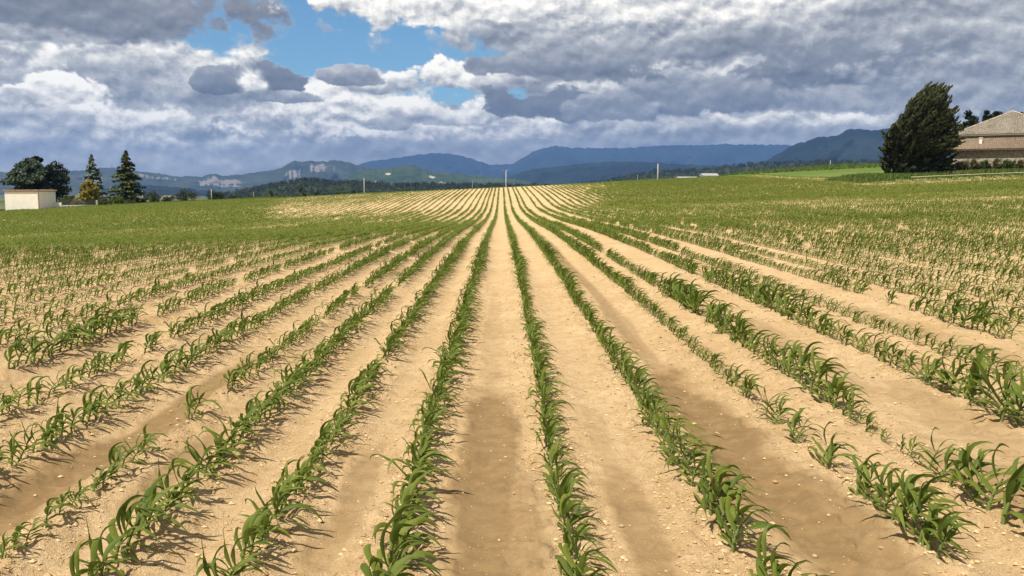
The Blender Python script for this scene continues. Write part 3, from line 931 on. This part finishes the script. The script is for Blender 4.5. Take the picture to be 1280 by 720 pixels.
# white shed with tiled edge
Ys = 149.0
cs = at(48, 262, Ys); zs = float(z_base(cs[0], cs[1])) - .15
sh = thing('white_shed', 'cream white flat-topped shed with tiled roof edge at left field edge', 'shed', (cs[0], cs[1], zs), math.radians(4))
top = at(48, 239.3, Ys)[2] - zs
W, D = 5.25, 7.0
b = MB(); b.box((-W, 0, -.6), (0, D, top)); b.build('wall', m_cream, sh)
m_edge = tile_mat('roof_edge_tiles', (.24, .13, .09), (.38, .24, .17), (.58, .50, .42), .22)
b = MB(); b.box((-W - .12, -.12, top + .004), (.12, D + .12, top + .12))
for k in range(28):
    x = -W - .1 + k * (W + .2) / 27; b.tube([(x, -.2, top + .16), (x, .5, top + .2)], .10, 6)
for k in range(24):
    y = -.1 + k * (D + .2) / 23; b.tube([(.2, y, top + .16), (-.5, y, top + .2)], .10, 6)
b.build('roof', m_edge, sh)
cp = MB(); cp.tube([(.05, .35, top), (.05, .35, .2)], .04, 6); cp.build('downpipe', m_pole, sh)
# annexe wall stub, lower
an = MB(); an.box((0.02, D - 1.6, -.6), (1.5, D - 1.2, top * .42)); an.build('side_wall', m_cream, sh)

# low garden wall
p0 = at(75, 256, 158); p1 = at(121, 255.5, 160)
dv = Vector((p1[0] - p0[0], p1[1] - p0[1], 0)); ln = dv.length; an_ = math.atan2(dv.y, dv.x)
zw = float(z_base((p0[0] + p1[0]) / 2, 159))
gw = thing('garden_wall', 'low pale garden wall with dark mesh fence right of the white shed', 'wall', (p0[0], p0[1], zw), an_)
b = MB(); b.box((0, -.1, -.7), (ln, .1, .42)); b.build('wall', m_white, gw)
b = MB()
for k in range(9): b.tube([(ln * k / 8, 0, .42), (ln * k / 8, 0, 1.25)], .03, 5)
b.build('fence_post', m_dark, gw)
b = MB()
for k in range(7): b.tube([(0, .0, .52 + k * .12), (ln, .0, .52 + k * .12)], .012, 4)
for k in range(60): b.tube([(ln * k / 59, .02, .42), (ln * k / 59, .02, 1.24)], .008, 4)
b.build('fence_mesh', m_dark, gw)
pt_ = MB(); pt_.box((ln - .12, -.16, -.5), (ln + .14, .16, 1.25)); pt_.build('gate_post', m_white, gw)

# low white building and greenhouse beyond the crest
def far_building(name, label, cat, pxl, pxr, ptop, Y, depth, roofmat, rise):
    l = at(pxl, ptop, Y); r_ = at(pxr, ptop, Y)
    x = (l[0] + r_[0]) / 2; half = (r_[0] - l[0]) / 2; z0 = float(z_base(x, Y))
    o = thing(name, label, cat, (x, Y, z0)); h = l[2] - z0
    b = MB(); b.box((-half, 0, -1), (half, depth, h)); b.build('wall', m_white, o)
    b = MB()
    pr = [(-half - .3, -.4, h + .01), (half + .3, -.4, h + .01), (half + .3, depth + .4, h + .01), (-half - .3, depth + .4, h + .01)]
    rd = [(-half - .3, depth / 2, h + rise), (half + .3, depth / 2, h + rise)]
    vs = [b.bm.verts.new(q) for q in pr + rd]
    for f in ((0, 1, 5, 4), (2, 3, 4, 5), (0, 4, 3), (1, 2, 5), (3, 2, 1, 0)): b.bm.faces.new([vs[i] for i in f])
    b.build('roof', roofmat, o)
    nw = max(2, int(half / 1.6))
    for k in range(nw):
        xx = -half + (k + .5) * 2 * half / nw
        b = MB(); b.box((xx - .5, -.03, h * .55), (xx + .5, .02, h * .8)); b.build('window', m_dark, o)
    return o
m_groof = simple('grey_roof', (.27, .27, .26), (.36, .355, .34), 1, .7)
far_building('farm_building', 'low pale building standing on the skyline right of the white post', 'building', 880, 898, 219.5, 330, 7, m_groof, .9)
far_building('greenhouse', 'long low pale shed roof just above crest left of the low building', 'shed', 849, 872, 222.3, 330, 6, m_groof, .5)
far_building('far_house', 'tiny pale house roof left of the dark round tree beyond left field edge', 'house', 202, 209, 248.5, 215, 5, m_tile_lo, .8)

# ------------------------------------------------------------------ poles
def pole(label, px, ptop, Y, r, arm=None, cat='utility pole', thin=False):
    t_ = at(px, ptop, Y); z0 = float(z_base(t_[0], t_[1])); h = t_[2] - z0
    o = thing('utility_pole', label, cat, (t_[0], t_[1], z0), 0, 'poles standing beyond the field')
    b = MB(); b.tube([(0, 0, -.3), (0, 0, h * .5), (0, 0, h)], [r * .85, r * .7, r * .5], 8); b.build('shaft', m_pole, o, True)
    c = MB(); c.tube([(0, 0, h), (0, 0, h + .12)], [r * .75, r * .3], 8); c.build('cap', m_dark, o, True)
    if arm:
        a = MB(); a.box((-arm, -.07, h - .5), (arm, .07, h - .36)); ca = a.build('crossarm', m_dark, o)
        for xx in (-arm * .9, 0.28, arm * .9):
            a = MB(); a.tube([(xx, 0, h - .36), (xx, 0, h - .12)], [.06, .04], 6); a.build('insulator', m_white, ca)
    return o
pole('pale slender pole standing on the crest left of centre, before the dark hill', 455, 222, 260, .2)
pole('utility pole with crossarm at the end of the middle rows', 632.5, 212, 270, .22, arm=.9)
pole('tall white post on the skyline right of centre', 822.5, 204, 270, .27)
pole('thin faint pole just left of the tall white post', 797, 218, 330, .09)
pole('thin faint pole left of the central utility pole', 590.5, 226, 330, .09)
pole('tall grey pole before the dark round trees at left field edge', 264, 236, 190, .13)
pole('short grey pole at the right foot of the spruce', 178, 238, 175, .11)
pole('thin grey pole beside the small tree near far right mountain', 1038, 200, 230, .11)
pole('very faint thin pole between the left round trees and dark hill', 317, 240, 300, .09)
# small white marker on the grass bank
mk = at(1017, 209, 240); zmk = float(z_base(mk[0], 240))
o = thing('white_marker', 'small white boundary marker with pointed top beyond the grass bank', 'marker', (mk[0], 240, zmk))
hm = mk[2] - zmk
b = MB(); b.box((-.28, -.28, -.3), (.28, .28, hm * .75)); b.build('base', m_white, o)
b = MB(); b.tube([(0, 0, hm * .75), (0, 0, hm)], [.3, .03], 6); b.build('top', m_white, o)

#@@HILLS
# ------------------------------------------------------------------ hills and mountains
def mountain_mat(name, c1, c2, rock, rock_lo, rock_hi, scale):
    m, nt, bs = new_mat(name)
    co = coords(nt)
    n1 = noise(nt, co, scale, 7, .65); n2 = noise(nt, co, scale * 5, 5, .65)
    c = mixc(nt, (n1 * .6 + n2 * .4).sstep(.38, .62), c1, c2)
    rk = attr(nt, 'rock')
    c = mixc(nt, (rk * (.4 + n2 * 1.2)).sstep(rock_lo, rock_hi), c, rock)
    nt.links.new(c, bs.inputs['Base Color']); bs.inputs['Roughness'].default_value = 1.0; bs.inputs['Specular IOR Level'].default_value = 0.0
    return m

def mountain(name, label, pts, D, depth, mat, seed, spur, rockfn=None, rough=1.0, cat='mountain'):
    pts = np.array(pts, float)
    az = []; el = []
    for p in pts:
        r = ray(p[0], p[1]); az.append(math.atan2(r[0], r[1])); el.append(math.atan2(r[2], math.hypot(r[0], r[1])))
    n = 520
    A = np.linspace(az[0], az[-1], n)
    E_ = np.interp(A, az, el)
    kk = np.hanning(9); kk /= kk.sum(); E_ = np.convolve(np.pad(E_, 4, mode='edge'), kk, mode='valid')
    fade = sstep(0, .05, (A - A[0]) / (A[-1] - A[0])) * sstep(0, .05, (A[-1] - A) / (A[-1] - A[0]))
    Hh = EYE + D * np.tan(E_) + 20
    Hh = Hh + rough * D * .0011 * fbm(A * 260, A * 0, seed, 4, .6)
    nv = 60
    v = np.linspace(0, 1, nv)[:, None]
    s = A[None] * D / spur
    rid = 1 - 2 * np.abs(fbm(s + .35 * v * 3, v * 2.2 + 0 * s, seed + 5, 4, .5))
    rid2 = fbm(s * 3, v * 7 + 0 * s, seed + 9, 3, .5)
    Rr = D - depth * (v ** 1.05) - depth * .13 * (rid - .6) * np.sin(np.pi * np.clip(v * 1.1, 0, 1)) ** .8
    prof = (1 - v) ** 1.25
    Z = -20 + Hh[None] * prof + Hh[None] * (.09 * (rid - .6) + .06 * rid2) * np.sin(np.pi * np.clip(v, 0, 1)) * (1 - v) ** .3
    # back slope
    vb = np.linspace(1, .12, 8)[:, None]
    Rb = D + depth * .8 * vb + 0 * A[None]; Zb = -20 + Hh[None] * (1 - vb) ** 1.2
    Rr = np.concatenate([Rb, Rr]); Z = np.concatenate([Zb, Z])
    X = Rr * np.sin(A)[None]; Y = Rr * np.cos(A)[None]
    m, nn = X.shape
    idx = np.arange(m * nn).reshape(m, nn)
    fs = np.stack([idx[:-1, :-1], idx[1:, :-1], idx[1:, 1:], idx[:-1, 1:]], -1).reshape(-1, 4)
    rock = np.zeros_like(X)
    if rockfn is not None:
        PXc = np.degrees(A)[None] + 0 * X; Vc = np.concatenate([-vb + 0 * A[None], v + 0 * A[None]])
        rock = rockfn(PXc, Vc, rid2 if False else np.concatenate([0 * vb + 0 * A[None], rid2]))
    me = mesh_np(name, np.stack([X, Y, Z], -1).reshape(-1, 3), [fs[:, ::-1]], mat, True, dict(rock=rock.ravel()))
    return tag(link(name, me), label, cat, kind='structure')
def azd(px): return math.degrees(math.atan2(*ray(px, 220)[:2]))
def blob(PX, V, px, v, rx, rv):
    return np.exp(-((PX - azd(px)) / (rx * .0517)) ** 2 - ((V - v) / rv) ** 2)

M_blue = mountain_mat('cloud_shaded_forest', (.008, .014, .014), (.022, .03, .025), (.4, .37, .33), .9, 1.2, .0016)  # cloud shadow and a bluish haze cast are put into this forest colour
M_cliff = mountain_mat('forest_and_cliff', (.022, .034, .022), (.06, .066, .04), (.19, .165, .15), .45, 1.05, .0022)
M_green = mountain_mat('green_hill', (.022, .042, .016), (.06, .078, .03), (.42, .38, .32), .42, .8, .006)
M_wood = mountain_mat('near_wooded_hill', (.016, .026, .012), (.042, .056, .022), (.2, .18, .1), 5, 6, .03)
M_wood2 = mountain_mat('patchy_wooded_hill', (.018, .028, .013), (.05, .06, .025), (.2, .18, .1), 5, 6, .02)

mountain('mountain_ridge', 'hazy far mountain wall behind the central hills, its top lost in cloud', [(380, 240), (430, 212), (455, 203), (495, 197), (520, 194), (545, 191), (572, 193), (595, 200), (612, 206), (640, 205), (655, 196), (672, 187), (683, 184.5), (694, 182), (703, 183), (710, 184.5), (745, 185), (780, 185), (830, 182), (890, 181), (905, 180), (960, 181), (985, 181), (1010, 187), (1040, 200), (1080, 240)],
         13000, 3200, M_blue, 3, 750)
mountain('mountain_ridge', 'long left mountain ridge with pale cliff faces', [(-180, 230), (-80, 212), (40, 216), (110, 212), (140, 209), (160, 213), (180, 215), (200, 217), (220, 220), (250, 221), (258, 219), (265, 217.4), (272, 217), (277, 220), (300, 218), (320, 215.5), (335, 213), (350, 211), (357, 206), (367, 201), (380, 202), (395, 201), (408, 202), (420, 200), (432, 202), (442, 205), (455, 208), (480, 214), (520, 224), (560, 240)],
         8000, 2000, M_cliff, 13, 400,
         lambda P, V, r: 1.25 * (blob(P, V, 190, .16, 30, .09) + blob(P, V, 262, .32, 16, .22) + blob(P, V, 282, .38, 14, .2) + blob(P, V, 298, .45, 8, .15) + .8 * blob(P, V, 395, .22, 26, .14) + .7 * blob(P, V, 365, .42, 14, .16)) * (.55 + 1.2 * r + 1.9 * np.clip(fbm(P * 9, V * 2.5, 7, 3) + .1, 0, 1)))
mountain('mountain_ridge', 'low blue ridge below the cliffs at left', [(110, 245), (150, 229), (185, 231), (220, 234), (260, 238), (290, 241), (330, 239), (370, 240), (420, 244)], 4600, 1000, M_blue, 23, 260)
mountain('green_hill', 'green hill with pale clearings left of centre', [(395, 240), (430, 225), (445, 216), (460, 211.5), (475, 211), (490, 210), (505, 207.5), (514, 206), (521, 208), (527, 211.5), (545, 215), (570, 217), (595, 220), (640, 223), (690, 233), (740, 240)],
         5400, 1300, M_green, 33, 290,
         lambda P, V, r: 1.2 * (blob(P, V, 553, .45, 5, .09) + .9 * blob(P, V, 540, .25, 5, .06) + .8 * blob(P, V, 485, .2, 5, .06) + .7 * blob(P, V, 471, .5, 4, .08)), cat='hill')
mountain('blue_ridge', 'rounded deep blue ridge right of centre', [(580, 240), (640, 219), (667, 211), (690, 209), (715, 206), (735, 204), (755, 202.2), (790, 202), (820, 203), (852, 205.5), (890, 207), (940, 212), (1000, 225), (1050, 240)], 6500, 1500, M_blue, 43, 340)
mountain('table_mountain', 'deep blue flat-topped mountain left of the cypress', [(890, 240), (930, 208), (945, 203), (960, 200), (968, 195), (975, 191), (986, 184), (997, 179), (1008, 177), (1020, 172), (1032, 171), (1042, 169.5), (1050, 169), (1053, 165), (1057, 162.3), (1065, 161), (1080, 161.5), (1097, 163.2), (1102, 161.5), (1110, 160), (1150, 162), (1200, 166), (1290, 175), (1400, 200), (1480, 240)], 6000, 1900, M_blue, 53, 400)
mountain('wooded_hill', 'near dark wooded hill left of centre behind the crest', [(240, 252), (280, 245), (295, 241), (320, 236), (345, 230.5), (370, 227), (385, 226), (405, 227), (420, 229), (435, 228), (460, 230), (495, 232), (570, 231.5), (640, 233), (700, 235), (760, 240)], 1500, 420, M_wood, 63, 120, cat='hill')
mountain('wooded_hill', 'long low dark wooded hill under the flat-topped mountain', [(690, 240), (730, 231), (765, 225.5), (795, 219), (820, 214.5), (865, 214), (890, 211), (915, 208), (940, 205.8), (960, 205), (1000, 204), (1035, 202.3), (1085, 202.5), (1110, 204), (1200, 205), (1300, 212), (1400, 230)], 2300, 700, M_wood2, 73, 170, cat='hill')

# woodland on the near hills and along the valley floor: one mass
g = np.random.default_rng(90)
L = Leaves()
def wood_on(o, n, h0, h1, top):
    me = o.data; k = len(me.vertices); co = np.empty(k * 3, np.float32); me.vertices.foreach_get('co', co); co = co.reshape(-1, 3)
    rows_ = co.reshape(-1, 520, 3)
    rr_ = np.clip(8 + (g.random(n) ** top * 34), 8, 66).astype(int); cc = g.integers(20, 500, n)
    P = rows_[rr_, cc]
    for p in P:
        h = g.uniform(h0, h1); m = 26
        q = rand_unit(g, m) * (g.random((m, 1)) ** .4) * (h * .62, h * .62, h * .5)
        L.add(q + p + (0, 0, h * .42), rand_unit(g, m), rand_unit(g, m) + np.array((0, 0, .6)), np.full(m, h * .30), np.full(m, h * .22), .4 + g.uniform(-.2, .2, m) + g.uniform(-.25, .25))
for o in list(COL.objects):
    if o.name.startswith('wooded_hill'):
        wood_on(o, 1500, 4, 8, 1.8) if 'centre' in o['label'] else wood_on(o, 1900, 5, 10, 1.8)
o = L.build('far_wood', FOL['round'], None)
tag(o, 'dark woodland covering the low hills behind the crest of the field', 'woodland', kind='stuff')

#@@SKY
# ------------------------------------------------------------------ haze, sky, sun, camera
SUN_EL = math.radians(60); SUN_AZ = math.atan2(-.70, -.71)     # towards the sun: behind the camera, left
hz = MB(); hz.box((-15000, -40, -60), (15000, 15000, 770))
m_hz = bpy.data.materials.new('haze'); m_hz.use_nodes = True
nt = m_hz.node_tree; nt.nodes.clear()
pv = nt.nodes.new('ShaderNodeVolumePrincipled'); ou = nt.nodes.new('ShaderNodeOutputMaterial')
pv.inputs['Color'].default_value = (.21, .42, .90, 1); pv.inputs['Density'].default_value = 6.4e-5; pv.inputs['Anisotropy'].default_value = .1
for nm in ('Density Attribute', 'Color Attribute', 'Temperature Attribute'): pv.inputs[nm].default_value = ''
nt.links.new(pv.outputs[0], ou.inputs['Volume'])
o = hz.build('haze', m_hz); tag(o, 'pale blue haze over the valley and the far mountains', 'haze', kind='stuff')

wd = bpy.data.worlds.new('World'); SC.world = wd; wd.use_nodes = True
nt = wd.node_tree; bg = nt.nodes['Background']; bg.inputs[1].default_value = .1
sky = nt.nodes.new('ShaderNodeTexSky'); sky.sky_type = 'NISHITA'; sky.sun_disc = False
sky.sun_elevation = SUN_EL; sky.sun_rotation = SUN_AZ
sky.air_density = 1.0; sky.dust_density = .3; sky.ozone_density = 2.0
tc = nt.nodes.new('ShaderNodeTexCoord').outputs['Generated']
sep = nt.nodes.new('ShaderNodeSeparateXYZ'); nt.links.new(tc, sep.inputs[0])
X, Y, Z = (S(nt, sep.outputs[i]) for i in range(3))
U = X._m('ARCTAN2', Y) * (180 / math.pi / 5.17)                # sky angles, one unit = 5.17 degrees
Vv = Z._m('ARCSINE') * (180 / math.pi / 5.17)
def uv(px, py):
    r = ray(px, py); return math.degrees(math.atan2(r[0], r[1])) / 5.17, math.degrees(math.atan2(r[2], math.hypot(r[0], r[1]))) / 5.17
W1 = noise(nt, comb(nt, U, Vv * 1.5), .9, 3, .5, '2D', True)
sw = nt.nodes.new('ShaderNodeSeparateXYZ'); nt.links.new(W1, sw.inputs[0])
wu = (S(nt, sw.outputs[0]) - .5); wv = (S(nt, sw.outputs[1]) - .5)
W2 = noise(nt, comb(nt, U, Vv * 1.3, 0.0), 5.5, 4, .55, '2D', True)
sw2 = nt.nodes.new('ShaderNodeSeparateXYZ'); nt.links.new(W2, sw2.inputs[0])
gu = U + wu * .16 + (S(nt, sw2.outputs[0]) - .5) * .07
gv = Vv + wv * .10 + (S(nt, sw2.outputs[1]) - .5) * .05
def ell(px, py, rx, ry, s, soft=True, hard=False):
    """one placed cloud or gap: an ellipse on the sky with ragged edge"""
    u0, v0 = uv(px, py)
    a = (gu - u0) * (100. / rx); b = (gv - v0) * (100. / ry)
    return ((a * a + b * b) * -.7).exp() * s
def total(lst):
    o = None
    for q in lst: o = ell(*q) if o is None else o + ell(*q)
    return o
def dens(scale, du=0.0, dv=0.0, detail=7, rough=.56, off=0.0, sq=1.7):
    return noise(nt, comb(nt, gu + (du + off), (gv + dv) * sq), scale, detail, rough, '2D')
#@@CLOUDS
def billow(scale, du=0.0, dv=0.0, off=0.0, sq=1.35, detail=2.5):
    """cauliflower bumps of cumulus"""
    v = nt.nodes.new('ShaderNodeTexVoronoi'); v.voronoi_dimensions = '2D'; v.feature = 'SMOOTH_F1'; v.normalize = True
    v.inputs['Scale'].default_value = scale; v.inputs['Detail'].default_value = detail; v.inputs['Roughness'].default_value = .5
    v.inputs['Lacunarity'].default_value = 2.3; v.inputs['Smoothness'].default_value = .3
    nt.links.new(comb(nt, gu + (du + off), (gv + dv) * sq), v.inputs['Vector'])
    return 1.0 - S(nt, v.outputs['Distance'])
def field(du, dv): return dens(1.5, du, dv, detail=6, rough=.5, sq=1.35) * .50 + billow(1.7, du, dv, detail=3, sq=1.5) * .72
f0 = field(0, 0); f1 = field(-.03, .07)
emb = f0 - f1                                   # lit side of every bump
edge = f0 - .68 + (dens(5.2, off=3.0, detail=4, sq=1.2) - .5) * .32
broad = dens(.55, off=40.0, detail=4, sq=1.7) - .5
# general grey cover with the blue gaps
gap = total([(395, 45, 125, 55, 1.25), (315, 48, 55, 36, .5), (520, 78, 100, 28, 1.1), (600, 121, 58, 11, 1.0), (1200, 73, 26, 9, .95)]) + Vv.sstep(2.9, 5.0) * (.25 + broad * 2.0)
cov = (gap + edge * 1.0).sstep(.66, .44)
tt = .50 + broad * .8 + emb * 1.2
CL = [ # px, py, half width, half height, tone, base-to-top contrast, edge softness
 (390, 142, 200, 44, .86, .12, .6), (570, 158, 140, 28, .84, .1, .6), (210, 88, 105, 30, .72, .1, .8), (140, 78, 130, 26, .72, .1, .8), (700, 165, 95, 18, .76, .1, .6),
 (190, 120, 110, 36, .42, .1, .6), (60, 175, 150, 34, .56, .1, .8), (250, 195, 180, 20, .54, .05, .9), (540, 194, 170, 16, .34, .0, .9),
 (80, 12, 190, 44, .17, .05, .5), (190, 22, 62, 32, .22, .05, .5), (40, 45, 60, 9, .42, 0, .8),
 (590, 8, 150, 40, .84, .30, .35), (705, 28, 75, 28, .74, .25, .4), (745, 54, 48, 13, .78, .1, .5), (460, 2, 40, 12, .8, .1, .5),
 (66, 117, 50, 20, .82, .30, .35), (16, 120, 26, 10, .6, .1, .5), (150, 158, 64, 18, .72, .2, .6), (120, 181, 24, 8, .68, .1, .6), (214, 183, 36, 8, .68, .1, .6), (30, 150, 50, 14, .52, .1, .7),
 (860, 50, 240, 70, .48, .12, .6), (1030, 20, 260, 46, .58, .1, .7), (820, 12, 170, 26, .72, .1, .7), (740, 110, 90, 12, .62, .1, .8), (1150, 75, 60, 14, .62, .1, .7), (1200, 25, 150, 45, .44, .1, .6),
 (790, 85, 80, 26, .24, .2, .35), (950, 105, 110, 36, .48, .2, .4), (1060, 85, 120, 34, .17, .15, .4), (1190, 120, 130, 38, .36, .1, .6), (870, 128, 86, 28, .22, .2, .35),
 (1000, 155, 120, 12, .70, .1, .7), (1120, 168, 120, 14, .50, .1, .8), (860, 178, 200, 15, .38, 0, .9), (780, 158, 70, 12, .55, .1, .6),
 (572, 98, 48, 24, .78, .34, .3), (488, 106, 44, 18, .66, .25, .35), (555, 148, 55, 14, .58, .25, .4), (640, 105, 34, 12, .5, .2, .5),
 (277, 103, 27, 18, .16, .2, .25), (351, 101, 31, 20, .08, .2, .22), (314, 110, 12, 18, .80, .0, 1.0), (350, 123, 38, 8, .34, .1, .4), (437, 96, 40, 12, .30, .14, .35), (612, 82, 31, 14, .27, .14, .3),
 (335, 158, 30, 10, .44, .15, .4), (480, 158, 30, 9, .48, .15, .4), (700, 84, 60, 20, .26, .14, .35), (682, 133, 54, 23, .08, .12, .28), (765, 138, 52, 19, .27, .14, .35), (930, 60, 80, 18, .30, .1, .5)]
for cx, cy, rx, ry, tone, kb, soft in CL:
    u0, v0 = uv(cx, cy)
    a = (gu - u0) * (100. / rx); b = (gv - v0) * (100. / ry)
    bb = b.max(b * -1.7)
    r = (a * a + bb * bb).pow(.5) - edge * 2.6
    al = r.sstep(1.0 + soft * .35, 1.0 - soft * .65)
    ti = (b.min(1.3) * kb + emb * (.55 + 2.7 * tone)) + tone
    tt = tt + (ti - tt) * al
    cov = cov + (1.0 - cov) * al
lit = tt.clamp()
ramp = nt.nodes.new('ShaderNodeValToRGB'); cr = ramp.color_ramp
K = 7.7
cols = [(0.0, (.135, .145, .162)), (.3, (.275, .288, .310)), (.55, (.51, .515, .515)), (.78, (.86, .835, .77)), (1.0, (1.2, 1.14, 1.02))]
while len(cr.elements) < len(cols): cr.elements.new(.5)
for e_, (p, c) in zip(cr.elements, cols): e_.position = p; e_.color = (*c, 1)
nt.links.new(lit.v, ramp.inputs[0])
c_back = ramp.outputs[0]
def scale_col(c, k): return mixc(nt, 1.0, c, (k, k, k), 'MULTIPLY')
blue = mixc(nt, 1.0, sky.outputs[0], (.50, .72, .82), 'MULTIPLY')
c = mixc(nt, cov, blue, scale_col(c_back, K))
# veil of distant air low on the sky
c = mixc(nt, Vv.sstep(.85, .05) * .62, c, (.43 * K, .42 * K, .40 * K))
nt.links.new(c, bg.inputs[0])
wd.cycles.sampling_method = 'MANUAL'; wd.cycles.sample_map_resolution = 512

sl = bpy.data.lights.new('sun', 'SUN'); sl.energy = 4.9; sl.angle = math.radians(.53); sl.color = (1, .93, .82)
so = bpy.data.objects.new('sun', sl); COL.objects.link(so)
so.rotation_euler = Vector((-math.sin(SUN_AZ) * math.cos(SUN_EL), -math.cos(SUN_AZ) * math.cos(SUN_EL), -math.sin(SUN_EL))).to_track_quat('-Z', 'Y').to_euler()

cam = bpy.data.cameras.new('camera'); cam.sensor_width = 36; cam.lens = 36 * F / 1280; cam.clip_start = .05; cam.clip_end = 60000
cobj = bpy.data.objects.new('camera', cam); COL.objects.link(cobj)
cobj.location = (0, 0, EYE); cobj.rotation_euler = (math.radians(90) - PITCH, 0, -YAW)
SC.camera = cobj
SC.render.resolution_x = 1024; SC.render.resolution_y = 576
vs_ = SC.view_settings; vs_.view_transform = 'Standard'; vs_.look = 'None'; vs_.gamma = 1; vs_.exposure = .53; vs_.use_curve_mapping = False
SC.cycles.max_bounces = 6; SC.cycles.transparent_max_bounces = 4; SC.cycles.volume_bounces = 0
SC.cycles.use_denoising = True
